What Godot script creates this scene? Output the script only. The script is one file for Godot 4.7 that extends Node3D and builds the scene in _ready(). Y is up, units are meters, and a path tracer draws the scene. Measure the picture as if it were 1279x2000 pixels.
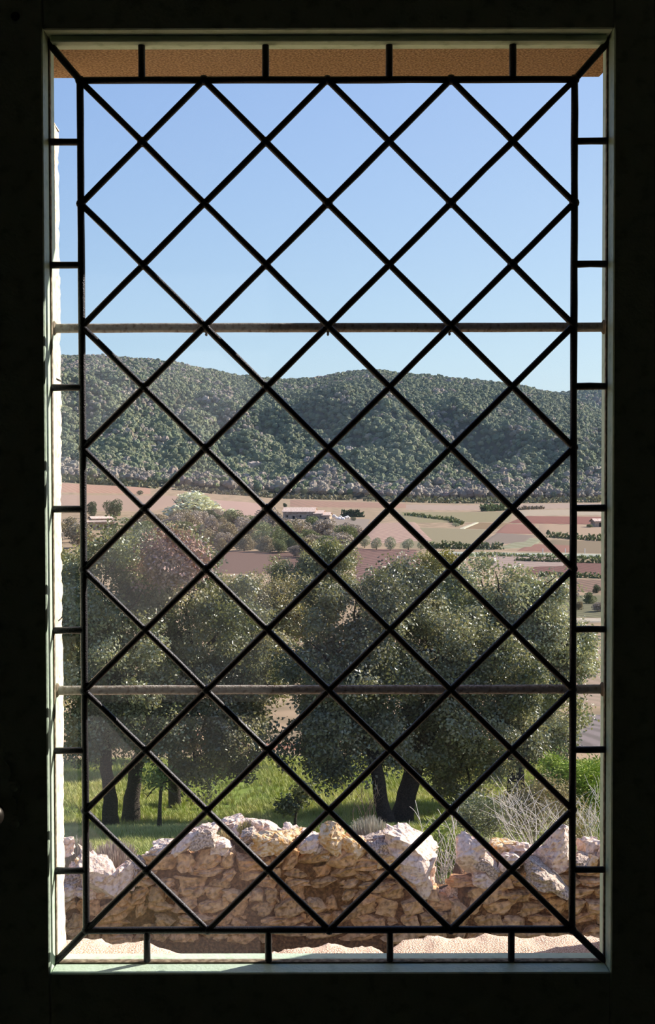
extends Node3D

# ---------------------------------------------------------------- view
const F := 2500.0
const CAM := Vector3(0.0, 1.6, 1.25)
const PITCH := -1.56
const ROLL := -0.12
const SUN_AZ := 60.0
const SUN_EL := 31.0
const WALL_D := 11.0

var rng := RandomNumberGenerator.new()
var nz := FastNoiseLite.new()
var nz2 := FastNoiseLite.new()
var cam_basis := Basis()
var M := {}
var taken := {}

# ---------------------------------------------------------------- small mesh collector
class MB:
	var v := PackedVector3Array()
	var i := PackedInt32Array()
	var c := PackedColorArray()
	var uv := PackedVector2Array()
	func tri(a: int, b: int, d: int) -> void:
		i.append(a); i.append(b); i.append(d)
	func quad(a: int, b: int, d: int, e: int) -> void:
		i.append(a); i.append(b); i.append(d); i.append(a); i.append(d); i.append(e)
	func add(p: Vector3) -> int:
		v.append(p); return v.size() - 1
	func flat_quad(a: Vector3, b: Vector3, d: Vector3, e: Vector3) -> void:
		var k := v.size()
		v.append(a); v.append(b); v.append(d); v.append(e)
		quad(k, k + 1, k + 2, k + 3)
	func flat_tri(a: Vector3, b: Vector3, d: Vector3) -> void:
		var k := v.size()
		v.append(a); v.append(b); v.append(d)
		tri(k, k + 1, k + 2)
	func mesh() -> ArrayMesh:
		var n := PackedVector3Array()
		n.resize(v.size())
		for t in range(0, i.size(), 3):
			var a := v[i[t]]
			var f := (v[i[t + 2]] - a).cross(v[i[t + 1]] - a)
			n[i[t]] += f; n[i[t + 1]] += f; n[i[t + 2]] += f
		for t in n.size():
			n[t] = n[t].normalized() if n[t].length_squared() > 1e-20 else Vector3.UP
		var arr := []
		arr.resize(Mesh.ARRAY_MAX)
		arr[Mesh.ARRAY_VERTEX] = v
		arr[Mesh.ARRAY_NORMAL] = n
		arr[Mesh.ARRAY_INDEX] = i
		if c.size() == v.size() and c.size() > 0:
			arr[Mesh.ARRAY_COLOR] = c
		if uv.size() == v.size() and uv.size() > 0:
			arr[Mesh.ARRAY_TEX_UV] = uv
		var m := ArrayMesh.new()
		m.add_surface_from_arrays(Mesh.PRIMITIVE_TRIANGLES, arr)
		return m

func numbered(called: String) -> String:
	taken[called] = taken.get(called, 0) + 1
	return called if taken[called] == 1 else "%s_%03d" % [called, taken[called] - 1]

func tag(o: Node, label := "", category := "", group := "", kind := "") -> void:
	if label != "": o.set_meta("label", label)
	if category != "": o.set_meta("category", category)
	if group != "": o.set_meta("group", group)
	if kind != "": o.set_meta("kind", kind)

func thing(called: String, label := "", category := "", group := "", kind := "", at := Vector3.ZERO, turn := 0.0) -> Node3D:
	var o := Node3D.new()
	o.name = numbered(called)
	add_child(o)
	o.position = at
	o.rotation.y = turn
	tag(o, label, category, group, kind)
	return o

func part(called: String, mesh: Mesh, m: Material, parent: Node, xf := Transform3D()) -> MeshInstance3D:
	var o := MeshInstance3D.new()
	o.mesh = mesh
	o.material_override = m
	o.transform = xf
	if parent == self:
		o.name = numbered(called)
		add_child(o)
	else:
		o.name = called
		parent.add_child(o, true)
	return o

func multi(called: String, mesh: Mesh, m: Material, xfs: Array, cols: Array, parent: Node) -> MultiMeshInstance3D:
	var mm := MultiMesh.new()
	mm.transform_format = MultiMesh.TRANSFORM_3D
	mm.use_colors = cols.size() > 0
	mm.mesh = mesh
	mm.instance_count = xfs.size()
	for k in xfs.size():
		mm.set_instance_transform(k, xfs[k])
		if cols.size() > 0:
			mm.set_instance_color(k, cols[k])
	var o := MultiMeshInstance3D.new()
	o.multimesh = mm
	o.material_override = m
	o.set_meta("kind", "stuff")
	if parent == self:
		o.name = numbered(called)
		add_child(o)
	else:
		o.name = called
		parent.add_child(o, true)
	return o

func P(px: float, py: float, d: float) -> Vector3:
	var v := cam_basis * Vector3((px - 639.5) / F, -(py - 1000.0) / F, -1.0)
	return CAM + v * (d / -v.z)

# ---------------------------------------------------------------- mesh bricks
func add_box(b: MB, lo: Vector3, hi: Vector3, ch := 0.0) -> void:
	# box with chamfered edges
	var c := (lo + hi) / 2.0
	var h := (hi - lo) / 2.0
	if ch <= 0.0:
		ch = minf(0.001, minf(h.x, minf(h.y, h.z)) * 0.3)
	for axis in 3:
		for s in [-1.0, 1.0]:
			var n := Vector3.ZERO; n[axis] = s
			var u := Vector3.ZERO; u[(axis + 1) % 3] = 1.0
			var w := Vector3.ZERO; w[(axis + 2) % 3] = 1.0
			var hu: float = h[(axis + 1) % 3] - ch
			var hw: float = h[(axis + 2) % 3] - ch
			var o := c + n * h[axis]
			if s > 0: b.flat_quad(o - u * hu - w * hw, o - u * hu + w * hw, o + u * hu + w * hw, o + u * hu - w * hw)
			else: b.flat_quad(o - u * hu - w * hw, o + u * hu - w * hw, o + u * hu + w * hw, o - u * hu + w * hw)
	for axis in 3:
		var a1 := (axis + 1) % 3
		var a2 := (axis + 2) % 3
		for s1 in [-1.0, 1.0]:
			for s2 in [-1.0, 1.0]:
				var p := Vector3.ZERO; p[a1] = s1 * h[a1]; p[a2] = s2 * (h[a2] - ch)
				var q := Vector3.ZERO; q[a1] = s1 * (h[a1] - ch); q[a2] = s2 * h[a2]
				var e := Vector3.ZERO; e[axis] = h[axis] - ch
				if s1 * s2 > 0: b.flat_quad(c + p - e, c + p + e, c + q + e, c + q - e)
				else: b.flat_quad(c + p - e, c + q - e, c + q + e, c + p + e)

func box_mesh(lo: Vector3, hi: Vector3, ch := 0.0) -> ArrayMesh:
	var b := MB.new()
	add_box(b, lo, hi, ch)
	return b.mesh()

func add_tube(b: MB, pts: Array, rad: Array, sides := 8, flat_z := 1.0) -> void:
	var base := b.v.size()
	var up := Vector3.UP
	for k in pts.size():
		var dir: Vector3 = (pts[mini(k + 1, pts.size() - 1)] - pts[maxi(k - 1, 0)]).normalized()
		up = Vector3(0, 0, 1) if absf(dir.z) < 0.8 else Vector3.UP
		var sx := dir.cross(up).normalized()
		var sy := sx.cross(dir).normalized()
		for s in sides:
			var t := TAU * s / sides
			b.v.append(pts[k] + sx * cos(t) * rad[k] + sy * sin(t) * rad[k] * flat_z)
	for k in pts.size() - 1:
		for s in sides:
			var a := base + k * sides + s
			var e := base + k * sides + (s + 1) % sides
			b.quad(a, a + sides, e + sides, e)
	for e in [0, pts.size() - 1]:
		var cidx := b.add(pts[e])
		for s in sides:
			var a: int = base + e * sides + s
			var q: int = base + e * sides + (s + 1) % sides
			if e == 0: b.tri(cidx, a, q)
			else: b.tri(cidx, q, a)

func add_lathe(b: MB, at: Vector3, ax: Basis, prof: Array, sides := 16) -> void:
	var base := b.v.size()
	for p in prof:
		for s in sides:
			var t := TAU * s / sides
			b.v.append(at + ax * Vector3(cos(t) * p.x, sin(t) * p.x, p.y))
	for k in prof.size() - 1:
		for s in sides:
			var a := base + k * sides + s
			var e := base + k * sides + (s + 1) % sides
			b.quad(a, a + sides, e + sides, e)

func stone_mesh(sd: int, n := 3, square := 4.0, rough := 0.14, facets := false) -> ArrayMesh:
	# rounded, chipped block inside a unit cube
	var b := MB.new()
	var index := {}
	var r := RandomNumberGenerator.new()
	r.seed = sd
	var cuts := []
	for k in 4:
		cuts.append([Vector3(r.randf_range(-1, 1), r.randf_range(-1, 1), r.randf_range(-1, 1)).normalized(), r.randf_range(0.72, 0.95)])
	var shear := Vector3(r.randf_range(-0.25, 0.25), r.randf_range(-0.2, 0.2), 0)
	for axis in 3:
		for s in [-1.0, 1.0]:
			var ids := []
			for iu in n + 1:
				for iw in n + 1:
					var p := Vector3.ZERO
					p[axis] = s
					p[(axis + 1) % 3] = 2.0 * iu / n - 1.0
					p[(axis + 2) % 3] = 2.0 * iw / n - 1.0
					var key := Vector3i((p * 1000.0).round())
					if not index.has(key):
						var l := pow(pow(absf(p.x), square) + pow(absf(p.y), square) + pow(absf(p.z), square), 1.0 / square)
						var q := p / l
						var o := Vector3(sd * 7.3, sd * 3.1, sd * 1.7)
						q *= 1.0 + rough * nz.get_noise_3dv(q * 30.0 + o) * 2.0 + rough * 0.8 * nz.get_noise_3dv(q * 95.0 + o) + rough * 0.45 * nz.get_noise_3dv(q * 230.0 + o)
						for cpl in cuts:
							var dd: float = q.dot(cpl[0]) - cpl[1]
							if dd > 0: q -= cpl[0] * dd * 0.85
						q.x += shear.x * q.y
						q.y += shear.y * q.x
						index[key] = b.add(q * 0.5)
					ids.append(index[key])
			for iu in n:
				for iw in n:
					var a: int = ids[iu * (n + 1) + iw]
					var e: int = ids[iu * (n + 1) + iw + 1]
					var g: int = ids[(iu + 1) * (n + 1) + iw + 1]
					var h: int = ids[(iu + 1) * (n + 1) + iw]
					if s > 0: b.quad(a, e, g, h)
					else: b.quad(a, h, g, e)
	if not facets: return b.mesh()
	var c := MB.new()
	for t in range(0, b.i.size(), 3):
		c.flat_tri(b.v[b.i[t]], b.v[b.i[t + 1]], b.v[b.i[t + 2]])
	return c.mesh()

func blob_mesh(sd: int, rings := 8, segs := 12, rough := 0.3) -> ArrayMesh:
	var b := MB.new()
	var o := Vector3(sd * 5.1, sd * 2.7, sd * 8.3)
	for k in rings + 1:
		var t := PI * k / rings
		for s in segs:
			var f := TAU * s / segs
			var q := Vector3(sin(t) * cos(f), cos(t), sin(t) * sin(f))
			var r := 1.0 + rough * nz.get_noise_3dv(q * 60.0 + o) * 1.6 + rough * nz.get_noise_3dv(q * 150.0 + o)
			b.add(q * r * (1.0 if q.y > 0 else 0.8))
	for k in rings:
		for s in segs:
			var a := k * segs + s
			var e := k * segs + (s + 1) % segs
			b.quad(a, e, e + segs, a + segs)
	# separate faces: leafy facets
	var c := MB.new()
	for t in range(0, b.i.size(), 3):
		c.flat_tri(b.v[b.i[t]], b.v[b.i[t + 1]], b.v[b.i[t + 2]])
	return c.mesh()

# ---------------------------------------------------------------- materials
func srgb(r: float, g: float, b: float, a := 1.0) -> Color:
	return Color(r / 255.0, g / 255.0, b / 255.0, a)

func noise_tex(sd: int, freq: float, stops: Array, size := 512, oct := 5) -> NoiseTexture2D:
	var n := FastNoiseLite.new()
	n.seed = sd
	n.noise_type = FastNoiseLite.TYPE_SIMPLEX
	n.frequency = freq
	n.fractal_octaves = oct
	var t := NoiseTexture2D.new()
	t.width = size
	t.height = size
	t.seamless = true
	t.noise = n
	var g := Gradient.new()
	var offs := PackedFloat32Array()
	var cols := PackedColorArray()
	for s in stops:
		offs.append(s[0]); cols.append(s[1])
	g.offsets = offs
	g.colors = cols
	t.color_ramp = g
	return t

func grey_tex(sd: int, freq: float, oct := 5) -> NoiseTexture2D:
	return noise_tex(sd, freq, [[0.0, Color.BLACK], [1.0, Color.WHITE]], 512, oct)

func mat(called: String, col: Color, rough := 0.9, tex: Texture2D = null, scale := 1.0, bump: Texture2D = null, bump_cm := 0.0, world_axes := true) -> StandardMaterial3D:
	var m := StandardMaterial3D.new()
	m.resource_name = called
	m.albedo_color = col
	m.roughness = rough
	m.metallic_specular = 0.35
	if tex or bump:
		m.uv1_triplanar = true
		m.uv1_world_triplanar = world_axes
		m.uv1_scale = Vector3.ONE * scale
	if tex: m.albedo_texture = tex
	if bump:
		m.heightmap_enabled = true
		m.heightmap_texture = bump
		m.heightmap_scale = bump_cm
	M[called] = m
	return m

func leaf_mat(called: String, col: Color, rough: float, back: Color, spec := 0.5) -> StandardMaterial3D:
	var m := mat(called, col, rough)
	m.vertex_color_use_as_albedo = true
	m.metallic_specular = spec
	m.backlight_enabled = true
	m.backlight = back
	return m

func make_materials() -> void:
	var rough_bump := grey_tex(11, 0.02, 6)
	var fine_bump := grey_tex(12, 0.05, 5)
	# interior
	mat("plaster", srgb(222, 224, 218), 0.95, noise_tex(1, 0.01, [[0.0, Color(0.85, 0.85, 0.85)], [1.0, Color(1, 1, 1)]], 256), 0.5)
	mat("floor_wood", srgb(120, 92, 66), 0.6)
	mat("paint", srgb(186, 204, 186), 0.5, noise_tex(2, 0.012, [[0.0, Color(0.82, 0.84, 0.8)], [0.35, Color(0.97, 0.98, 0.96)], [1.0, Color(1, 1, 1)]], 512), 6.0, fine_bump, 0.03)
	mat("putty", srgb(150, 138, 118), 0.9, noise_tex(3, 0.03, [[0.0, Color(0.45, 0.4, 0.35)], [1.0, Color(1, 1, 1)]], 256), 12.0)
	var lead := mat("lead", srgb(58, 56, 60), 0.42, noise_tex(4, 0.03, [[0.0, Color(0.7, 0.7, 0.72)], [1.0, Color(1, 1, 1)]], 256), 25.0, fine_bump, 0.04)
	lead.metallic = 0.5
	var iron := mat("iron", srgb(166, 160, 152), 0.6, noise_tex(5, 0.03, [[0.0, srgb(120, 84, 60)], [0.4, Color(0.9, 0.9, 0.92)], [1.0, Color(1, 1, 1)]], 256), 14.0, fine_bump, 0.05)
	iron.metallic = 0.15
	var dark_iron := mat("dark_iron", srgb(52, 48, 44), 0.4)
	dark_iron.metallic = 0.7
	# stone
	var lime_stops := [[0.0, srgb(120, 106, 96)], [0.3, srgb(206, 188, 176)], [0.5, srgb(240, 228, 220)], [1.0, srgb(252, 245, 240)]]
	mat("sill_stone", srgb(238, 222, 210), 0.95, noise_tex(6, 0.16, [[0.0, srgb(120, 96, 80)], [0.36, srgb(190, 160, 140)], [0.5, srgb(240, 224, 212)], [1.0, srgb(255, 252, 248)]], 512, 3), 4.0, grey_tex(30, 0.16, 3), 0.2)
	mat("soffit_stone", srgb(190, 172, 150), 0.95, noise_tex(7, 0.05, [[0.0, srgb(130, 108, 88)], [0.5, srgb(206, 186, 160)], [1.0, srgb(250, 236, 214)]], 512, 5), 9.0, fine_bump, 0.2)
	mat("jamb_stone", srgb(236, 222, 204), 0.95, noise_tex(8, 0.03, [[0.0, srgb(180, 160, 140)], [0.4, srgb(245, 236, 224)], [1.0, srgb(255, 252, 246)]], 512, 5), 5.0, rough_bump, 0.4)
	mat("cap_stone", srgb(242, 226, 214), 0.95, noise_tex(9, 0.028, lime_stops, 512, 6), 1.3, rough_bump, 1.6)
	mat("cap_stone_lichen", srgb(236, 216, 190), 0.95, noise_tex(10, 0.02, [[0.0, srgb(120, 106, 94)], [0.3, srgb(214, 170, 104)], [0.46, srgb(232, 208, 170)], [0.58, srgb(244, 234, 222)], [1.0, srgb(252, 244, 236)]], 512, 6), 1.6, rough_bump, 1.6)
	mat("grey_stone", srgb(228, 212, 200), 0.95, noise_tex(13, 0.03, [[0.0, srgb(96, 90, 86)], [0.38, srgb(170, 160, 152)], [0.55, srgb(232, 222, 214)], [1.0, srgb(248, 242, 236)]], 512, 6), 2.4, rough_bump, 1.6)
	var face := [[0.0, srgb(92, 80, 70)], [0.36, srgb(178, 154, 130)], [0.55, srgb(216, 188, 160)], [1.0, srgb(238, 216, 190)]]
	mat("face_stone_a", srgb(250, 228, 202), 0.95, noise_tex(14, 0.022, face, 512, 6), 1.2, rough_bump, 1.4)
	mat("face_stone_b", srgb(240, 210, 178), 0.95, noise_tex(15, 0.022, face, 512, 6), 1.5, rough_bump, 1.4)
	mat("face_stone_c", srgb(226, 204, 174), 0.95, noise_tex(16, 0.026, face, 512, 6), 1.4, rough_bump, 1.4)
	mat("mortar", srgb(166, 136, 108), 1.0, noise_tex(17, 0.03, [[0.0, srgb(110, 90, 72)], [1.0, srgb(240, 214, 186)]], 512, 5), 1.5, rough_bump, 2.0)
	# ground
	mat("courtyard", srgb(196, 172, 140), 1.0, noise_tex(18, 0.02, [[0.0, srgb(170, 160, 140)], [1.0, srgb(255, 250, 240)]], 512), 0.3)
	mat("meadow", srgb(118, 132, 58), 1.0, noise_tex(19, 0.012, [[0.0, srgb(150, 140, 90)], [0.45, srgb(205, 215, 160)], [1.0, srgb(255, 255, 230)]], 512), 0.12)
	mat("valley", srgb(158, 140, 118), 1.0, noise_tex(20, 0.012, [[0.0, srgb(160, 158, 140)], [0.5, srgb(225, 215, 200)], [1.0, srgb(255, 245, 235)]], 512), 0.02)
	mat("hill_soil", srgb(96, 92, 76), 1.0, noise_tex(21, 0.02, [[0.0, srgb(150, 150, 130)], [1.0, srgb(255, 250, 240)]], 512), 0.008)
	mat("red_bank", srgb(182, 146, 126), 1.0, noise_tex(22, 0.03, [[0.0, srgb(170, 140, 120)], [1.0, srgb(255, 245, 235)]], 256), 0.4, rough_bump, 4.0)
	# plants
	mat("bark", srgb(84, 76, 68), 0.95, noise_tex(23, 0.03, [[0.0, srgb(110, 104, 98)], [1.0, srgb(255, 250, 244)]], 256), 2.5, rough_bump, 3.0)
	mat("twig", srgb(214, 206, 196), 0.9)
	mat("twig_dark", srgb(96, 84, 72), 0.9)
	leaf_mat("oak_leaf", Color(1, 1, 1), 0.42, srgb(196, 192, 152), 0.5)
	leaf_mat("soft_leaf", Color(1, 1, 1), 0.7, srgb(120, 130, 60), 0.3)
	leaf_mat("grass", Color(1, 1, 1), 0.6, srgb(150, 160, 60), 0.35)
	leaf_mat("dry_leaf", Color(1, 1, 1), 0.85, srgb(110, 100, 80), 0.25)
	leaf_mat("far_leaf", Color(1, 1, 1), 0.85, srgb(96, 104, 70), 0.2)
	# farms
	mat("farm_wall", srgb(206, 186, 168), 1.0, noise_tex(24, 0.02, [[0.0, srgb(170, 160, 150)], [1.0, Color(1, 1, 1)]], 256), 0.1)
	mat("farm_roof", srgb(240, 220, 204), 0.95, noise_tex(25, 0.04, [[0.0, srgb(180, 160, 150)], [1.0, Color(1, 1, 1)]], 256), 0.1)
	mat("dark_opening", srgb(34, 30, 28), 0.9)
	mat("white_rubble", srgb(240, 232, 224), 0.95)
	mat("cliff", srgb(200, 192, 182), 0.95, noise_tex(26, 0.03, lime_stops, 256), 0.05)

# ---------------------------------------------------------------- land
const PROFILE := [[0.0, -4.4], [11.0, -4.4], [12.0, -4.2], [14.0, -4.45], [20.0, -5.6], [24.0, -6.4], [32.0, -7.3], [36.0, -7.95], [45.0, -9.5], [60.0, -11.2], [80.0, -13.0], [115.0, -14.6], [190.0, -16.6], [300.0, -17.8], [500.0, -17.8], [5000.0, -17.8]]
const FOOT := [[-600, 930], [110, 936], [200, 943], [330, 951], [450, 961], [560, 970], [700, 975], [900, 980], [1180, 978], [1900, 978]]
const RIDGE := [[-900, 690], [-200, 694], [110, 701], [200, 701], [330, 712], [400, 727], [480, 742], [560, 747], [620, 745], [660, 736], [730, 729], [790, 737], [850, 742], [930, 750], [1000, 757], [1060, 770], [1110, 782], [1180, 812], [1400, 850], [2200, 890]]
const FAR_RIDGE := [[-900, 860], [800, 840], [950, 800], [1060, 779], [1110, 774], [1180, 766], [1400, 745], [2200, 720]]

func curve(table: Array, x: float) -> float:
	if x <= table[0][0]: return table[0][1]
	for k in range(1, table.size()):
		if x <= table[k][0]:
			var t: float = (x - table[k - 1][0]) / float(table[k][0] - table[k - 1][0])
			t = lerpf(t, smoothstep(0.0, 1.0, t), 0.5)
			return lerpf(table[k - 1][1], table[k][1], t)
	return table[-1][1]

const D_FOOT := 1000.0
const D_RIDGE := 2300.0

func H(x: float, d: float) -> float:
	var h := curve(PROFILE, d)
	if d < 60.0:
		h += nz2.get_noise_2d(x * 6.0, d * 6.0) * 0.25 * smoothstep(11.5, 16.0, d)
	if d > 380.0:
		var px := 639.5 + x / d * F
		var foot := -(curve(FOOT, px) - 932.0) / F * D_FOOT
		h = lerpf(h, foot, smoothstep(380.0, D_FOOT, d))
		if d > D_FOOT:
			var dr := D_RIDGE + 160.0 * nz2.get_noise_2d(x * 0.12, 77.0)
			var t := (d - D_FOOT) / (dr - D_FOOT)
			var rid := -(curve(RIDGE, px) - 932.0) / F * dr
			var hh := 0.0
			if t < 1.0:
				hh = lerpf(foot, rid, 0.35 * t + 0.65 * smoothstep(-0.1, 1.02, t))
			else:
				hh = rid - (d - dr) * 0.12
			var env := clampf(t * 2.5, 0.0, 1.0) * clampf((0.70 - t) * 2.2, 0.0, 1.0)
			var gul := absf(nz2.get_noise_2d(x * 0.36 + d * 0.10, d * 0.12 + 300.0))
			hh += env * (105.0 * (gul - 0.22) + 36.0 * nz2.get_noise_2d(x * 0.9, d * 0.5))
			# a steep gully right of the middle
			var gx := (px - (905.0 + (t - 0.15) * 190.0)) / 75.0
			hh -= env * 46.0 * exp(-gx * gx)
			if d > 2700.0:
				var far := -(curve(FAR_RIDGE, px) - 932.0) / F * 3600.0
				hh = maxf(hh, lerpf(hh, far, smoothstep(2700.0, 3600.0, d)))
			h = hh
	return CAM.y + h

func at_ground(x: float, d: float) -> Vector3:
	return Vector3(x, H(x, d), CAM.z - d)

func ground_px(px: float, py: float, d0 := 12.0) -> Vector3:
	# the point of the land seen at that place in the picture
	var d := d0
	var last := d
	while d < 4000.0:
		var p := P(px, py, d)
		if p.y < H(p.x, d):
			for k in 24:
				var m := (last + d) / 2.0
				var q := P(px, py, m)
				if q.y < H(q.x, m): d = m
				else: last = m
			var r := P(px, py, d)
			return Vector3(r.x, H(r.x, d), r.z)
		last = d
		d *= 1.01
	return P(px, py, 1000.0)

func land_mesh(d0: float, d1: float, rows: int, cols: int, px0: float, px1: float, extra := 0.0) -> ArrayMesh:
	var b := MB.new()
	for r in rows + 1:
		var d := d0 * pow(d1 / d0, float(r) / rows)
		for k in cols + 1:
			var px := lerpf(px0, px1, float(k) / cols)
			var x := (px - 639.5) / F * d + signf(px - 639.5) * extra * absf(2.0 * k / cols - 1.0)
			b.add(Vector3(x, H(x, d), CAM.z - d))
	for r in rows:
		for k in cols:
			var a := r * (cols + 1) + k
			b.quad(a, a + cols + 1, a + cols + 2, a + 1)
	return b.mesh()

# ---------------------------------------------------------------- leaves
func sprig_mesh(sd: int, leaves: int, l: float, w: float, spread: float) -> ArrayMesh:
	var b := MB.new()
	var r := RandomNumberGenerator.new()
	r.seed = sd
	for k in leaves:
		var o := Vector3(r.randfn(0, 1), r.randfn(0, 1), r.randfn(0, 1)).limit_length(1.6) * spread * 0.55
		var ax := Vector3(r.randf_range(-1, 1), r.randf_range(-0.4, 1), r.randf_range(-1, 1)).normalized()
		var side := ax.cross(Vector3(r.randf_range(-1, 1), r.randf_range(-1, 1), r.randf_range(-1, 1)).normalized()).normalized()
		var nn := ax.cross(side)
		var ll := l * r.randf_range(0.75, 1.2)
		var ww := w * r.randf_range(0.8, 1.2)
		var a := b.add(o)
		var e := b.add(o + ax * ll * 0.45 + side * ww * 0.5 + nn * ww * 0.18)
		var g := b.add(o + ax * ll)
		var h := b.add(o + ax * ll * 0.45 - side * ww * 0.5 + nn * ww * 0.18)
		b.tri(a, e, g); b.tri(a, g, h)
		var tone := r.randf_range(0.8, 1.2)
		for q in 4: b.c.append(Color(tone, tone, tone))
	return b.mesh()

func random_basis(s: float) -> Basis:
	return Basis.from_euler(Vector3(rng.randf_range(-0.6, 0.6), rng.randf() * TAU, rng.randf_range(-0.6, 0.6))).scaled(Vector3.ONE * s)

func tone(c: Color, v := 0.2) -> Color:
	var l := c.srgb_to_linear()
	var k := 1.0 + rng.randf_range(-v, v)
	return Color(l.r * k * rng.randf_range(0.93, 1.07), l.g * k, l.b * k * rng.randf_range(0.9, 1.1))

var sprigs := []
# clumped crown: ellipsoids [centre, radii]; leaves sit on clumps around each shell
func crown_leaves(o: Node3D, balls: Array, col: Color, col2: Color, m: Material, sp: Mesh, clump_r: float, per_clump: int, dens: float, s0 := 0.8, s1 := 1.3) -> void:
	var xfs := []
	var cols := []
	for ball in balls:
		var c: Vector3 = ball[0]
		var r: Vector3 = ball[1]
		var area := 4.0 * PI * pow((pow(r.x * r.y, 1.6) + pow(r.x * r.z, 1.6) + pow(r.y * r.z, 1.6)) / 3.0, 1.0 / 1.6)
		var n := int(area * dens)
		for k in n:
			var q := Vector3(rng.randfn(0, 1), rng.randfn(0, 1), rng.randfn(0, 1)).normalized()
			var cc := c + q * r * rng.randf_range(0.5, 1.0) * (1.0 + 0.55 * nz.get_noise_3dv(q * 55.0 + c * 25.0))
			var cr := clump_r * rng.randf_range(0.6, 1.35)
			var cm := col.lerp(col2, clampf(rng.randfn(0.42, 0.42), 0.0, 1.0))
			var nn := int(per_clump * rng.randf_range(0.6, 1.3))
			for j in nn:
				var qq := Vector3(rng.randfn(0, 1), rng.randfn(0, 0.8), rng.randfn(0, 1)).normalized() * pow(rng.randf(), 0.45) * cr
				xfs.append(Transform3D(random_basis(rng.randf_range(s0, s1)), cc + qq))
				cols.append(tone(cm))
	multi("foliage", sp, m, xfs, cols, o)

func limb(b: MB, a: Vector3, e: Vector3, r0: float, r1: float, bend := 0.12, sides := 7, steps := 6) -> void:
	var pts := []
	var rad := []
	var l := (e - a).length()
	var off := Vector3(rng.randf_range(-1, 1), rng.randf_range(-0.3, 0.6), rng.randf_range(-1, 1)) * l * bend
	for k in steps + 1:
		var t := float(k) / steps
		pts.append(a.lerp(e, t) + off * sin(PI * t) + Vector3(rng.randf_range(-1, 1), 0, rng.randf_range(-1, 1)) * r0 * 0.12)
		rad.append(lerpf(r0, r1, pow(t, 0.8)))
	add_tube(b, pts, rad, sides)

func tree(called: String, label: String, group: String, d: float, trunk: Array, balls_px: Array, col: Color, col2: Color, r_trunk: float, m: Material, sp: Mesh, dens := 2.9, per := 64, clump := 0.36, cat := "tree") -> Node3D:
	# trunk: [[px, py, dd] ...] from the ground up; balls: [px, py, rx, ry, dd] in picture units at distance d
	var foot := P(trunk[0][0], trunk[0][1], d + trunk[0][2])
	foot.y = H(foot.x, CAM.z - foot.z) - 0.05
	var o := thing(called, label, cat, group, "", foot)
	var b := MB.new()
	var pts := [Vector3.ZERO]
	var rad := [r_trunk * 1.35]
	for k in range(1, trunk.size()):
		pts.append(P(trunk[k][0], trunk[k][1], d + trunk[k][2]) - foot)
		rad.append(r_trunk * (1.0 - 0.5 * float(k) / trunk.size()))
	# smooth the trunk line
	var sp_pts := []
	var sp_rad := []
	for k in pts.size() - 1:
		for j in 4:
			var t := j / 4.0
			var p0: Vector3 = pts[maxi(k - 1, 0)]
			var p3: Vector3 = pts[mini(k + 2, pts.size() - 1)]
			sp_pts.append((pts[k] as Vector3).cubic_interpolate(pts[k + 1], p0, p3, t) + Vector3(rng.randf_range(-1, 1), 0, rng.randf_range(-1, 1)) * r_trunk * 0.12)
			sp_rad.append(lerpf(rad[k], rad[k + 1], t))
	sp_pts.append(pts[-1]); sp_rad.append(rad[-1])
	add_tube(b, sp_pts, sp_rad, 10)
	var tr := part("trunk", b.mesh(), M.bark, o)
	var balls := []
	for q in balls_px:
		var dd: float = d + q[4]
		var c := P(q[0], q[1], dd) - foot
		var rx: float = q[2] / F * dd
		var ry: float = q[3] / F * dd
		balls.append([c, Vector3(rx, ry, (rx + ry) * 0.5)])
		var lb := MB.new()
		var top: Vector3 = pts[-1]
		limb(lb, top, c, r_trunk * 0.45, r_trunk * 0.15)
		for j in 4:
			var e := c + Vector3(rng.randf_range(-0.8, 0.8) * rx, rng.randf_range(-0.4, 0.8) * ry, rng.randf_range(-0.8, 0.8) * rx)
			limb(lb, top.lerp(c, rng.randf_range(0.5, 0.95)), e, r_trunk * 0.2, r_trunk * 0.05, 0.15, 5, 5)
		part("branch", lb.mesh(), M.bark, tr)
	crown_leaves(o, balls, col, col2, m, sp, clump, per, dens)
	return o

# a tree for the middle distance: crown of many leaf faces in one mesh, unit height
func far_crown(sd: int, balls: Array, n: int, leaf: float, droop := 0.0) -> ArrayMesh:
	var b := MB.new()
	var r := RandomNumberGenerator.new()
	r.seed = sd
	var total := 0.0
	for q in balls: total += q[1].x * q[1].y
	for q in balls:
		var c: Vector3 = q[0]
		var rr: Vector3 = q[1]
		var cnt := int(n * rr.x * rr.y / total)
		for k in cnt:
			var w := Vector3(r.randfn(0, 1), r.randfn(0, 1), r.randfn(0, 1)).normalized()
			var o := c + w * rr * (0.62 + 0.4 * pow(r.randf(), 0.5) + 0.18 * nz.get_noise_3dv(w * 70.0 + c * 30.0))
			var s := leaf * r.randf_range(0.6, 1.3)
			var ax := Vector3(r.randf_range(-1, 1), r.randf_range(-1, 1) - droop, r.randf_range(-1, 1)).normalized()
			var side := ax.cross(Vector3(r.randf_range(-1, 1), r.randf_range(-1, 1), r.randf_range(-1, 1)).normalized()).normalized()
			var a := b.add(o - ax * s)
			var e := b.add(o + side * s * 0.55)
			var g := b.add(o + ax * s)
			var h := b.add(o - side * s * 0.55)
			b.tri(a, e, g); b.tri(a, g, h)
			var t := r.randf_range(0.7, 1.25)
			for z in 4: b.c.append(Color(t, t, t))
	return b.mesh()

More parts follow.
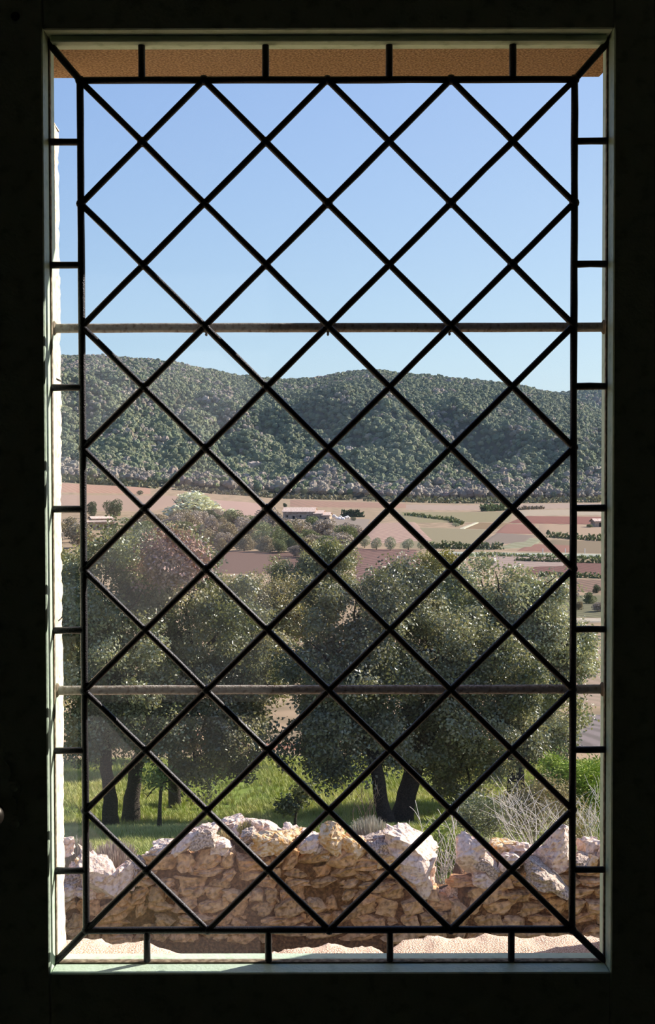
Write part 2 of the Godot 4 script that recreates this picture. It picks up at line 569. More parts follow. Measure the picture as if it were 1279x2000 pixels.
func twig_bush(called: String, label: String, cat: String, at: Vector3, n: int, h: float, spread: float, r0: float, m: Material, lean := Vector3.ZERO, forks := 2) -> Node3D:
	var o := thing(called, label, cat, "", "", at)
	for k in n:
		var b := MB.new()
		var f := rng.randf() * TAU
		var e := Vector3(cos(f) * spread * rng.randf_range(0.3, 1.0), h * rng.randf_range(0.6, 1.0), sin(f) * spread * 0.6 * rng.randf()) + lean
		var s := Vector3(cos(f), 0, sin(f)) * 0.05
		limb(b, s, e, r0, r0 * 0.35, 0.2, 5, 6)
		for j in forks:
			var p := s.lerp(e, rng.randf_range(0.35, 0.85))
			var g := p + Vector3(rng.randf_range(-1, 1) * spread * 0.5, rng.randf_range(0.1, 0.45) * h, rng.randf_range(-1, 1) * spread * 0.3)
			limb(b, p, g, r0 * 0.55, r0 * 0.2, 0.2, 4, 4)
		part("stem", b.mesh(), m, o)
	return o

func _ready() -> void:
	rng.seed = 20240
	nz.seed = 5
	nz.frequency = 0.03
	nz2.seed = 9
	nz2.frequency = 0.01
	nz2.fractal_octaves = 4
	cam_basis = Basis.from_euler(Vector3(deg_to_rad(PITCH), 0, deg_to_rad(ROLL)))
	# camera
	var cam := Camera3D.new()
	cam.name = "camera"
	cam.transform = Transform3D(cam_basis, CAM)
	cam.fov = rad_to_deg(2.0 * atan(1000.0 / F))
	cam.near = 0.02
	cam.far = 9000.0
	add_child(cam)
	cam.current = true
	# sun and sky
	var sun := DirectionalLight3D.new()
	sun.name = "sun"
	var az := deg_to_rad(SUN_AZ)
	var el := deg_to_rad(SUN_EL)
	var to_sun := Vector3(sin(az) * cos(el), sin(el), -cos(az) * cos(el))
	sun.light_color = Color(1.0, 0.965, 0.915)
	sun.light_energy = 3.4
	sun.light_angular_distance = 0.53
	sun.shadow_enabled = true
	add_child(sun)
	sun.look_at_from_position(to_sun * 50.0, Vector3.ZERO)
	var sky_m := PhysicalSkyMaterial.new()
	sky_m.rayleigh_coefficient = 1.3797
	sky_m.rayleigh_color = Color(0.0408, 0.1159, 0.6092).linear_to_srgb()
	sky_m.mie_coefficient = 0.005
	sky_m.mie_color = Color(0.587, 0.4584, 0.3459).linear_to_srgb()
	sky_m.mie_eccentricity = 0.4593
	sky_m.turbidity = 10.0
	sky_m.ground_color = Color(0.3, 0.26, 0.22)
	sky_m.energy_multiplier = 3.57
	var sky := Sky.new()
	sky.sky_material = sky_m
	var env := Environment.new()
	env.background_mode = Environment.BG_SKY
	env.sky = sky
	env.tonemap_mode = Environment.TONE_MAPPER_LINEAR
	env.tonemap_exposure = 1.0
	env.fog_enabled = true
	env.fog_mode = Environment.FOG_MODE_EXPONENTIAL
	env.fog_light_color = Color(0.78, 0.89, 1.0)
	env.fog_density = 0.000032
	env.sdfgi_enabled = true
	env.ssao_enabled = true
	env.ssil_enabled = true
	var we := WorldEnvironment.new()
	we.name = "environment"
	we.environment = env
	add_child(we)
	make_materials()
	build_land()
	build_room()
	build_window()
	build_hills()
	build_fields()
	build_farms()
	build_thickets()
	build_oaks()
	build_stone_wall()
	build_meadow()
	build_shrubs()

# ---------------------------------------------------------------- ground
func build_land() -> void:
	tag(part("ground", land_mesh(0.9, 9.0, 12, 30, -6000, 7280, 3.0), M.courtyard, self), "pale sandy ground below the window", "", "", "structure")
	tag(part("meadow_ground", land_mesh(9.0, 36.0, 60, 120, -3400, 4680, 2.0), M.meadow, self), "grassy slope behind the stone wall", "", "", "structure")
	tag(part("valley_floor", land_mesh(36.0, D_FOOT, 110, 160, -1400, 2680), M.valley, self), "wide tan valley floor below the hills", "", "", "structure")
	tag(part("hills", land_mesh(D_FOOT, 3800.0, 150, 260, -900, 2180), M.hill_soil, self), "long wooded hills closing the valley", "", "", "structure")

# ---------------------------------------------------------------- room
func build_room() -> void:
	var fl := 0.0
	var ce := 2.6
	tag(part("floor", box_mesh(Vector3(-1.8, -0.15, 0.03), Vector3(1.8, fl, 4.4)), M.floor_wood, self), "", "", "", "structure")
	tag(part("ceiling", box_mesh(Vector3(-1.8, ce, 0.03), Vector3(1.8, ce + 0.15, 4.4)), M.plaster, self), "", "", "", "structure")
	tag(part("wall_left", box_mesh(Vector3(-1.95, -0.15, 0.03), Vector3(-1.8, ce + 0.15, 4.4)), M.plaster, self), "", "", "", "structure")
	tag(part("wall_right", box_mesh(Vector3(1.8, -0.15, 0.03), Vector3(1.95, ce + 0.15, 4.4)), M.plaster, self), "", "", "", "structure")
	tag(part("wall_back", box_mesh(Vector3(-1.95, -0.15, 4.4), Vector3(1.95, ce + 0.15, 4.55)), M.plaster, self), "", "", "", "structure")
	# the thick stone wall with the window opening
	var w := thing("wall_front", "thick stone wall around the window opening", "", "", "structure")
	var out := -0.215
	var xl := -0.3000
	var xr := 0.315
	var yt := CAM.y + 0.452
	var yb := CAM.y - 0.56
	part("masonry", box_mesh(Vector3(-2.4, -4.0, out), Vector3(xl - 0.06, 3.4, 0.03)), M.jamb_stone, w)
	part("masonry", box_mesh(Vector3(xr, -4.0, out), Vector3(2.4, 3.4, 0.03)), M.jamb_stone, w)
	part("masonry", box_mesh(Vector3(xl - 0.06, yt + 0.16, out), Vector3(xr, 3.4, 0.03)), M.jamb_stone, w)
	part("masonry", box_mesh(Vector3(xl - 0.06, -4.0, out), Vector3(xr, yb - 0.02, 0.03)), M.jamb_stone, w)
	# lintel
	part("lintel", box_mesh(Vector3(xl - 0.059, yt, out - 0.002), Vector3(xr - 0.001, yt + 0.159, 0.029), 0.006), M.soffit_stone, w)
	# left jamb: three rough stones with an uneven outer edge
	var jy := [yb - 0.019, CAM.y - 0.16, CAM.y + 0.11, CAM.y + 0.392, yt - 0.001]
	for k in 4:
		var b := MB.new()
		var ny := 60
		var nd := 8
		for a in ny + 1:
			var y := lerpf(jy[k] + 0.001, jy[k + 1] - 0.001, float(a) / ny)
			for e in nd + 1:
				var t := float(e) / nd
				var z := lerpf(0.0, out - 0.001, t)
				var x := xl + 0.0016 * nz.get_noise_3d(y * 300.0, z * 500.0, k * 9.0) + 0.0014 * nz.get_noise_3d(y * 3600.0, z * 1800.0, 4.0)
				if k == 3: x -= 0.016 * smoothstep(0.0, 0.25, float(a) / ny)
				var edge := smoothstep(0.75, 1.0, t)
				x -= edge * (0.004 + 0.003 * maxf(0.0, nz.get_noise_2d(y * 1500.0, 50.0)))
				b.add(Vector3(x, y, z))
			b.add(Vector3(xl - 0.0585, y, out - 0.004))
		for a in ny:
			for e in nd + 1:
				var q := a * (nd + 2) + e
				b.quad(q, q + 1, q + nd + 3, q + nd + 2)
		part("jamb_stone", b.mesh(), M.jamb_stone, w)
	# sill: rough slab stones with an uneven outer edge
	var sx := [xl - 0.058, -0.125, -0.093, 0.062, xr - 0.001]
	var reach := [0.262, 0.20, 0.245, 0.268]
	for k in 4:
		if k == 1: continue
		var b := MB.new()
		var nx := 40
		var nd := 12
		for a in nx + 1:
			var u := float(a) / nx
			var x: float = lerpf(sx[k], sx[k + 1], u)
			var rim: float = reach[k] + 0.014 * nz.get_noise_1d(x * 900.0 + k * 40.0) + 0.004 * nz.get_noise_1d(x * 4000.0)
			if k == 0: rim -= 0.085 * pow(u, 3.0)
			if k == 2: rim -= 0.06 * pow(1.0 - u, 4.0) + 0.02 * pow(u, 3.0)
			if k == 3: rim -= 0.06 * pow(1.0 - u, 8.0)
			for e in nd + 1:
				var t := float(e) / nd
				var z := -rim * t
				var y := CAM.y - 0.531 + 0.006 * nz.get_noise_3d(x * 500.0, z * 500.0, 3.0) + 0.0025 * nz.get_noise_3d(x * 2500.0, z * 2500.0, 8.0) - 0.02 * pow(t, 6.0)
				b.add(Vector3(x, y, z))
			b.add(Vector3(x, CAM.y - 0.60, -rim - 0.004))
			b.add(Vector3(x, CAM.y - 0.60, -rim + 0.12))
		for a in nx:
			for e in nd + 2:
				var q := a * (nd + 3) + e
				b.quad(q, q + 1, q + nd + 4, q + nd + 3)
		part("sill_stone", b.mesh(), M.sill_stone, w)
	part("sill_bed", box_mesh(Vector3(xl - 0.058, yb - 0.019, -0.20), Vector3(xr - 0.001, CAM.y - 0.552, 0.0)), M.mortar, w)

# ---------------------------------------------------------------- window
func pane_mat(k: int, tint: Color, h: float) -> StandardMaterial3D:
	var m := StandardMaterial3D.new()
	m.resource_name = "glass_%d" % k
	m.transparency = BaseMaterial3D.TRANSPARENCY_ALPHA
	m.albedo_color = Color(0.8, 0.9, 0.85, 0.02)
	m.roughness = 0.02
	m.backlight_enabled = true
	m.backlight = Color(tint.r * 2.0 * h, tint.g * 2.0 * h, tint.b * 2.0 * h).linear_to_srgb()
	return m

func build_window() -> void:
	var zi := 0.027
	var zo := -0.025
	var win := thing("window_1", "pale green casement with a leaded diamond lattice", "", "", "structure")
	var xl := P(89.5, 932, CAM.z - zi).x
	var xr := P(1196.5, 932, CAM.z - zi).x
	var yt := P(640, 57, CAM.z - zi).y
	var yb := P(640, 1900, CAM.z - zi).y
	# timber
	part("stile", box_mesh(Vector3(xl - 0.13, yb - 0.16, zo), Vector3(xl, yt + 0.16, zi), 0.0012), M.paint, win)
	part("stile", box_mesh(Vector3(xr, yb - 0.16, zo), Vector3(xr + 0.13, yt + 0.16, zi), 0.0012), M.paint, win)
	part("rail", box_mesh(Vector3(xl + 0.0003, yt, zo), Vector3(xr - 0.0003, yt + 0.16, zi), 0.0012), M.paint, win)
	part("rail", box_mesh(Vector3(xl + 0.0003, yb - 0.16, zo), Vector3(xr - 0.0003, yb, zi), 0.0012), M.paint, win)
	# lattice lines, taken on the glass plane z = 0
	var gl := P(162.5, 1000, CAM.z).x
	var gr := P(1119.5, 1000, CAM.z).x
	var gt := P(640, 156, CAM.z).y
	var gb := P(640, 1816, CAM.z).y
	var ux := (gr - gl) / 4.0
	var uy := (gt - gb) / 7.0
	var L := func(i: float, j: float) -> Vector3: return Vector3(gl + i * ux, gt - j * uy, 0.0)
	# glazing beads of putty round the edge
	var bead := 0.004
	part("glazing_bead", box_mesh(Vector3(xl, yb, -0.004), Vector3(xl + 0.0012, yt, 0.002)), M.putty, win)
	part("glazing_bead", box_mesh(Vector3(xr - 0.0014, yb, -0.004), Vector3(xr, yt, 0.002)), M.putty, win)
	part("glazing_bead", box_mesh(Vector3(xl + bead, yt - 0.006, -0.012), Vector3(xr - bead, yt, 0.012)), M.paint, win)
	part("glazing_bead", box_mesh(Vector3(xl + bead, yb, -0.006), Vector3(xr - bead, yb + 0.0014, 0.003)), M.putty, win)
	# cames
	var lines := []
	var tag_w := 0.0031
	for k in range(1, 11):   # i + j = k
		var i0 := maxf(0, k - 7)
		var i1 := minf(4, k)
		lines.append([L.call(i0, k - i0), L.call(i1, k - i1), tag_w])
	for k in range(-6, 4):   # i - j = k
		var i0 := maxf(0, k)
		var i1 := minf(4, 7 + k)
		lines.append([L.call(i0, i0 - k), L.call(i1, i1 - k), tag_w])
	lines.append([L.call(0, 0), L.call(4, 0), 0.0035])
	lines.append([L.call(0, 7), L.call(4, 7), 0.0035])
	lines.append([L.call(0, 0), L.call(0, 7), 0.0035])
	lines.append([L.call(4, 0), L.call(4, 7), 0.0035])
	var et := yt - 0.003
	var eb := yb + 0.001
	lines.append([L.call(0, 0), Vector3(xl, et, 0), 0.0035])
	lines.append([L.call(4, 0), Vector3(xr, et, 0), 0.0035])
	lines.append([L.call(0, 7), Vector3(xl, eb, 0), 0.0035])
	lines.append([L.call(4, 7), Vector3(xr, eb, 0), 0.0035])
	for k in 4:
		var a: Vector3 = L.call(k + 0.5, 0)
		var e: Vector3 = L.call(k + 0.5, 7)
		lines.append([a, Vector3(a.x, et, 0), 0.0034])
		lines.append([e, Vector3(e.x, eb, 0), 0.0034])
	for k in 7:
		var a: Vector3 = L.call(0, k + 0.5)
		var e: Vector3 = L.call(4, k + 0.5)
		lines.append([a, Vector3(xl + 0.001, a.y, 0), 0.0034])
		lines.append([e, Vector3(xr - 0.001, e.y, 0), 0.0034])
	for q in lines:
		var b := MB.new()
		var n := maxi(2, int((q[1] - q[0]).length() / 0.03))
		var pts := []
		var rad := []
		var side := Vector3(-(q[1] - q[0]).y, (q[1] - q[0]).x, 0).normalized()
		for k in n + 1:
			var t := float(k) / n
			var p: Vector3 = q[0].lerp(q[1], t)
			pts.append(p + side * 0.0004 * nz.get_noise_2d(p.x * 900.0, p.y * 900.0))
			rad.append(q[2] * (1.0 + 0.12 * nz.get_noise_2d(p.x * 1500.0, p.y * 1500.0 + 60.0)))
		add_tube(b, pts, rad, 10, 1.1)
		part("lead_came", b.mesh(), M.lead, win)
	# solder joints
	var sb := MB.new()
	var prof := []
	for k in 7:
		var t := PI * k / 6.0 - PI / 2
		prof.append(Vector2(maxf(0.00005, cos(t)) * 0.0046, sin(t) * 0.0043))
	add_lathe(sb, Vector3.ZERO, Basis(), prof, 12)
	var joint := sb.mesh()
	for j2 in 15:
		for i2 in 9:
			if (i2 + j2) % 2 == 0 and (i2 % 2 == 0) == (j2 % 2 == 0):
				part("solder_joint", joint, M.lead, win, Transform3D(Basis().scaled(Vector3.ONE * rng.randf_range(0.9, 1.15)), L.call(i2 * 0.5, j2 * 0.5)))
	# panes
	var pink := Color(1.0, 0.84, 0.84)
	var blue := Color(0.72, 0.86, 1.0)
	var grey := Color(0.92, 0.93, 1.0)
	var yel := Color(1.0, 0.92, 0.62)
	var kinds := {
		"clean": pane_mat(0, Color(0.85, 1.0, 0.9), 0.006), "clear": pane_mat(1, grey, 0.010), "pink": pane_mat(2, pink, 0.021), "blue": pane_mat(3, blue, 0.030),
		"grey": pane_mat(4, grey, 0.025), "yellow": pane_mat(5, yel, 0.014), "haze": pane_mat(6, grey, 0.034),
	}
	var special := {Vector2(0.5, 3): "clean", Vector2(1.5, 3): "clean", Vector2(3, 3.5): "clean", Vector2(2.5, 3): "blue", Vector2(3.5, 3): "blue", Vector2(1, 2.5): "grey", Vector2(2, 2.5): "grey",
		Vector2(3, 2.5): "clear", Vector2(0.5, 6.75): "yellow", Vector2(2, 6.5): "yellow", Vector2(1, 6.5): "pink", Vector2(3, 6.5): "haze", Vector2(1.5, 6.75): "pink", Vector2(2.5, 6.75): "pink", Vector2(1, 3.5): "pink", Vector2(0.5, 4): "grey", Vector2(1, 4.5): "clear",
		Vector2(2, 3.5): "clear", Vector2(2.5, 4): "grey", Vector2(3.5, 4): "grey", Vector2(1.5, 6): "clear", Vector2(0.5, 6): "clean", Vector2(2.5, 6): "clear", Vector2(3.5, 6): "grey", Vector2(0.25, 2.5): "grey", Vector2(0.25, 6.5): "pink"}
	var names := ["clear", "grey", "pink", "clear", "clear", "yellow"]
	var polys := []
	for j in range(0, 7):
		for i in range(1, 4):
			polys.append([Vector2(i, j + 0.5), [Vector2(i - 0.5, j + 0.5), Vector2(i, j), Vector2(i + 0.5, j + 0.5), Vector2(i, j + 1)]])
	for j in range(1, 7):
		for i in range(0, 4):
			polys.append([Vector2(i + 0.5, j), [Vector2(i, j), Vector2(i + 0.5, j - 0.5), Vector2(i + 1, j), Vector2(i + 0.5, j + 0.5)]])
	for i in 4:
		polys.append([Vector2(i + 0.5, 0.25), [Vector2(i, 0), Vector2(i + 1, 0), Vector2(i + 0.5, 0.5)]])
		polys.append([Vector2(i + 0.5, 6.75), [Vector2(i, 7), Vector2(i + 0.5, 6.5), Vector2(i + 1, 7)]])
	for j in 7:
		polys.append([Vector2(0.25, j + 0.5), [Vector2(0, j), Vector2(0.5, j + 0.5), Vector2(0, j + 1)]])
		polys.append([Vector2(3.75, j + 0.5), [Vector2(4, j), Vector2(4, j + 1), Vector2(3.5, j + 0.5)]])
	var bl := (xl - gl) / ux
	var br := (xr - gl) / ux
	var bt := (gt - yt) / uy
	var bb := (gt - yb) / uy
	var tx := [0.0, 0.5, 1.5, 2.5, 3.5, 4.0]
	for k in 5:
		polys.append([Vector2((tx[k] + tx[k + 1]) / 2, -0.1), [Vector2(tx[k] if k > 0 else bl, bt), Vector2(tx[k + 1] if k < 4 else br, bt), Vector2(tx[k + 1], 0), Vector2(tx[k], 0)]])
		polys.append([Vector2((tx[k] + tx[k + 1]) / 2, 7.1), [Vector2(tx[k], 7), Vector2(tx[k + 1], 7), Vector2(tx[k + 1] if k < 4 else br, bb), Vector2(tx[k] if k > 0 else bl, bb)]])
	var ty := [0.0, 0.5, 1.5, 2.5, 3.5, 4.5, 5.5, 6.5, 7.0]
	for k in 8:
		polys.append([Vector2(-0.1, (ty[k] + ty[k + 1]) / 2), [Vector2(0, ty[k]), Vector2(0, ty[k + 1]), Vector2(bl, ty[k + 1] if k < 7 else bb), Vector2(bl, ty[k] if k > 0 else bt)]])
		polys.append([Vector2(4.1, (ty[k] + ty[k + 1]) / 2), [Vector2(4, ty[k]), Vector2(br, ty[k] if k > 0 else bt), Vector2(br, ty[k + 1] if k < 7 else bb), Vector2(4, ty[k + 1])]])
	for q in polys:
		var b := MB.new()
		var tilt := Vector2(rng.randf_range(-0.012, 0.012), rng.randf_range(-0.012, 0.012))
		var c: Vector3 = L.call(q[0].x, q[0].y)
		for p in q[1]:
			var w: Vector3 = L.call(p.x, p.y)
			w.z = clampf((w.x - c.x) * tilt.x + (w.y - c.y) * tilt.y, -0.002, 0.002)
			b.add(w)
		b.tri(0, 1, 2)
		if q[1].size() == 4: b.tri(0, 2, 3)
		var kind: String = special.get(q[0], names[rng.randi() % names.size()])
		part("pane", b.mesh(), kinds[kind], win)
	# saddle bars outside the glass
	for py in [640.0, 1347.0]:
		var b := MB.new()
		var y := P(640, py, CAM.z + 0.014).y
		var pts := []
		var rad := []
		for k in 21:
			var x := lerpf(xl - 0.004, xr + 0.004, k / 20.0)
			pts.append(Vector3(x, y + 0.0006 * nz.get_noise_1d(x * 400.0), -0.014))
			rad.append(0.0046)
		add_tube(b, pts, rad, 12)
		part("saddle_bar", b.mesh(), M.iron, win)
		for i in range(1, 4):
			var tb := MB.new()
			var x: float = L.call(i, 0).x
			var ring := []
			var rr := []
			for s in 10:
				var t := TAU * s / 9.0
				ring.append(Vector3(x + 0.001 * s / 9.0 - 0.0005, y + cos(t) * 0.0062 - 0.001, -0.0135 + sin(t) * 0.0062))
				rr.append(0.0012)
			add_tube(tb, ring, rr, 6)
			part("lead_tie", tb.mesh(), M.lead, win)
		for s in [-1.0, 1.0]:
			var mb := MB.new()
			var mx := xl if s < 0 else xr
			add_lathe(mb, Vector3(mx, y, -0.014), Basis(Vector3(0, 1, 0), Vector3(0, 0, 1), Vector3(-s, 0, 0)), [Vector2(0.0075, -0.001), Vector2(0.007, 0.001), Vector2(0.0052, 0.0022), Vector2(0.001, 0.0025)], 12)
			part("bar_socket", mb.mesh(), M.putty, win)
	# latch plate and knob on the left stile
	var lc := P(8, 1572, CAM.z - zi - 0.002)
	var latch := thing("window_latch", "dark wrought iron latch plate with a round knob on the left stile", "latch", "", "", lc)
	var outline := PackedVector2Array()
	var s := 0.0005   # metres per picture unit here
	var half := [[0, -86], [10, -74], [14, -58], [10, -46], [22, -46], [32, -36], [30, -22], [16, -18], [24, -10], [24, 10], [16, 18], [32, 24], [34, 40], [22, 48], [10, 46], [14, 60], [10, 76], [0, 90]]
	for q in half: outline.append(Vector2(q[0] * s, -q[1] * s))
	for k in range(half.size() - 2, 0, -1): outline.append(Vector2(-half[k][0] * s, -half[k][1] * s))
	var idx := Geometry2D.triangulate_polygon(outline)
	var pb := MB.new()
	for k in range(0, idx.size(), 3):
		var a := outline[idx[k]]
		var e := outline[idx[k + 1]]
		var g := outline[idx[k + 2]]
		if (e - a).cross(g - a) > 0: pb.flat_tri(Vector3(a.x, a.y, 0.002), Vector3(g.x, g.y, 0.002), Vector3(e.x, e.y, 0.002))
		else: pb.flat_tri(Vector3(a.x, a.y, 0.002), Vector3(e.x, e.y, 0.002), Vector3(g.x, g.y, 0.002))
	for k in outline.size():
		var a := outline[k]
		var e := outline[(k + 1) % outline.size()]
		pb.flat_quad(Vector3(a.x, a.y, 0.002), Vector3(e.x, e.y, 0.002), Vector3(e.x, e.y, -0.002), Vector3(a.x, a.y, -0.002))
	part("plate", pb.mesh(), M.paint, latch)
	for q in [[-20, -34], [20, -34], [-22, 36], [22, 36]]:
		var rb := MB.new()
		add_lathe(rb, Vector3(q[0] * s, -q[1] * s, 0.002), Basis(), [Vector2(0.0042, 0), Vector2(0.0036, 0.0012), Vector2(0.002, 0.002), Vector2(0.0001, 0.0023)], 12)
		part("rivet", rb.mesh(), M.paint, latch)
	var kb := MB.new()
	var kp := [Vector2(0.006, 0.0), Vector2(0.0045, 0.008)]
	for k in 9:
		var t := PI * (0.15 + 0.85 * k / 8.0)
		kp.append(Vector2(sin(t) * 0.011 + 0.0001, 0.019 - cos(t) * 0.011))
	add_lathe(kb, Vector3(-0.006, -0.005, 0.002), Basis(), kp, 18)
	part("knob", kb.mesh(), M.dark_iron, latch)
	# screw head near the top corner
	var sc := P(30, 32, CAM.z - zi)
	var screw := thing("screw_head", "small round screw head in the upper left corner of the frame", "screw", "", "", sc)
	var hb := MB.new()
	add_lathe(hb, Vector3.ZERO, Basis(), [Vector2(0.0045, -0.001), Vector2(0.0042, 0.0008), Vector2(0.0025, 0.0014), Vector2(0.0001, 0.0015)], 14)
	part("head", hb.mesh(), M.dark_iron, screw)
	part("slot", box_mesh(Vector3(-0.0035, -0.0005, 0.0012), Vector3(0.0035, 0.0005, 0.0017)), M.dark_opening, screw)

# ---------------------------------------------------------------- hills
func build_hills() -> void:
	var crowns := [blob_mesh(1), blob_mesh(2), blob_mesh(3)]
	var xf := [[], [], []]
	var cl := [[], [], []]
	var front := []
	var d := D_FOOT + 3.0
	while d < 3700.0:
		var step := lerpf(4.9, 7.2, (d - D_FOOT) / 1600.0)
		if d > 2620.0: step = 13.0
		var x0 := ((-900.0 if d < 2620.0 else 860.0) - 639.5) / F * d
		var x1 := (2100.0 - 639.5) / F * d
		var x := x0
		while x < x1:
			var xx := x + rng.randf_range(-0.5, 0.5) * step
			var dd := d + rng.randf_range(-0.5, 0.5) * step
			x += step
			var out_px := 639.5 + xx / dd * F
			if (out_px < -150.0 or out_px > 1430.0) and rng.randf() < 0.4: continue
			var n1 := nz2.get_noise_2d(xx * 1.1 + 900.0, dd * 0.7)
			var bare := clampf(1.0 - (dd - D_FOOT) / 130.0, 0.0, 1.0) * 0.75 + clampf(n1 * 1.3 - 0.1, 0.0, 0.5)
			var px := 639.5 + xx / dd * F
			bare += clampf((420.0 - px) / 600.0, 0.0, 0.4) * clampf((dd - 1500.0) / 500.0, 0.0, 1.0)
			if rng.randf() < 0.07: continue
			var r := rng.randf_range(2.1, 3.9) * (1.0 if rng.randf() > 0.12 else 1.35)
			var col: Color
			if rng.randf() < bare: col = srgb(138, 126, 114).lerp(srgb(156, 146, 128), rng.randf())
			else: col = srgb(94, 102, 76).lerp(srgb(128, 130, 100), rng.randf())
			if rng.randf() < bare: r *= 0.8
			if d > 2620.0: r *= 2.0
			var p := at_ground(xx, dd)
			var t := Transform3D(Basis(Vector3.UP, rng.randf() * TAU).scaled(Vector3(r, r * rng.randf_range(0.8, 1.2), r)), p + Vector3(0, r * 0.62, 0))
			var alone := dd < D_FOOT + 55.0 and front.size() < 280 and px > 90 and px < 1190
			if alone:
				for f in front:
					if (f[2] - p).length() < (f[3] + r) * 1.12:
						alone = false
						break
			if alone:
				front.append([t, col, p, r])
				continue
			var k := rng.randi() % 3
			xf[k].append(t)
			cl[k].append(tone(col, 0.22))
		d += step
	var lab := ["dark evergreen oak wood covering the long hillside", "rounded scrub oak crowns scattered through the hillside wood", "mixed bare and evergreen trees of the hillside wood"]
	for k in 3:
		var o := multi("hillside_wood", crowns[k], M.far_leaf, xf[k], cl[k], self)
		tag(o, lab[k], "forest")
	print("hill trees ", xf[0].size() * 3, " front ", front.size())
	# the trees along the wood's edge, one by one
	var tb := MB.new()
	add_tube(tb, [Vector3(0, -0.2, 0), Vector3(0.05, 0.8, 0.03)], [0.09, 0.06], 6)
	var trunk := tb.mesh()
	var mats := []
	for c in [srgb(138, 126, 114), srgb(154, 142, 126), srgb(90, 102, 68), srgb(122, 128, 88)]:
		var m := leaf_mat("edge_leaf_%d" % mats.size(), c, 0.85, srgb(96, 104, 70), 0.2)
		m.vertex_color_use_as_albedo = false
		mats.append(m)
	for f in front:
		var bare: bool = f[1].r > f[1].g
		var o := thing("forest_edge_tree", "bare grey tree in the row along the foot of the wooded hills" if bare else "small green tree in the row along the foot of the wooded hills", "tree", "bare trees along the edge of the wood" if bare else "green trees along the edge of the wood", "", f[2])
		o.rotation.y = rng.randf() * TAU
		o.scale = Vector3.ONE * f[3]
		part("crown", crowns[rng.randi() % 3], mats[(0 if bare else 2) + rng.randi() % 2], o, Transform3D(Basis(), Vector3(0, 0.75, 0)))
		part("trunk", trunk, M.twig_dark, o)
	# pale rocks in the wood
	for q in [[497, 922, 9.0, 7.0, "white rock outcrop low in the green wooded slope"], [488, 908, 4.0, 3.0, "small pale rock above the white outcrop in the wood"], [1034, 846, 5.0, 6.0, "grey cliff on the shaded side of the right hand gully"], [1000, 832, 5.0, 3.0, "pale scree patch at the head of the right hand gully"]]:
		var g := ground_px(q[0], q[1], 600.0)
		var o := thing("rock_outcrop", q[4], "rock", "", "", g)
		part("rock", stone_mesh(int(q[0]), 5, 5.0, 0.3), M.cliff, o, Transform3D(Basis().scaled(Vector3(q[2] * 1.6, q[3] * 1.8, q[2])), Vector3(0, q[3] * 0.45, 0)))
		part("rock", stone_mesh(int(q[0]) + 1, 4, 5.0, 0.3), M.cliff, o, Transform3D(Basis().scaled(Vector3(q[2] * 0.8, q[3], q[2])), Vector3(q[2] * 0.8, q[3] * 0.1, 1.0)))

# ---------------------------------------------------------------- fields
func plot_mesh(corners: Array, lift: float) -> ArrayMesh:
	# corners near-left, near-right, far-right, far-left on the land
	var b := MB.new()
	var n := 14
	for r in n + 1:
		for k in n + 1:
			var u := float(k) / n
			var v := float(r) / n
			var p: Vector3 = (corners[0] as Vector3).lerp(corners[1], u).lerp((corners[3] as Vector3).lerp(corners[2], u), v)
			p.y = H(p.x, CAM.z - p.z) + lift
			if r == 0 or k == 0 or r == n or k == n: p.y -= lift * 1.6
			b.add(p)
	for r in n:
		for k in n:
			var a := r * (n + 1) + k
			b.quad(a, a + n + 1, a + n + 2, a + 1)
	return b.mesh()

func furrow_tex(sd: int, a: Color, e: Color) -> ImageTexture:
	# soil with rows of stubble: stripes of two colours with grain
	var im := Image.create(128, 128, false, Image.FORMAT_RGB8)
	var r := RandomNumberGenerator.new()
	r.seed = sd
	for y in 128:
		for x in 128:
			var t := 0.5 + 0.5 * sin(TAU * 4.0 * x / 128.0)
			t = smoothstep(0.35, 0.75, t + r.randf_range(-0.3, 0.3))
			im.set_pixel(x, y, a.lerp(e, t).darkened(r.randf() * 0.15))
	return ImageTexture.create_from_image(im)

func plot(label: String, px: Array, a: Color, e: Color, turn: float, row: float, lift: float) -> void:
	var cs := []
	for q in px: cs.append(ground_px(q[0], q[1], 36.0))
	var m := StandardMaterial3D.new()
	m.resource_name = "plot_soil"
	m.roughness = 1.0
	m.metallic_specular = 0.2
	for k in 2:
		var c := a if k == 0 else e
		c.s *= 0.8
		c.v *= 0.81
		if k == 0: a = c
		else: e = c
	m.albedo_texture = furrow_tex(int(px[0][0] + px[0][1]), a, e)
	var mesh := plot_mesh(cs, lift)
	# rows run along their own direction over the ground
	var arr := mesh.surface_get_arrays(0)
	var uv := PackedVector2Array()
	var vs: PackedVector3Array = arr[Mesh.ARRAY_VERTEX]
	for p in vs: uv.append(Vector2(p.x, p.z).rotated(turn) / (row * 4.0))
	arr[Mesh.ARRAY_TEX_UV] = uv
	var am := ArrayMesh.new()
	am.add_surface_from_arrays(Mesh.PRIMITIVE_TRIANGLES, arr)
	part("field_plot", am, m, get_node("valley_floor")).set_meta("label", label)

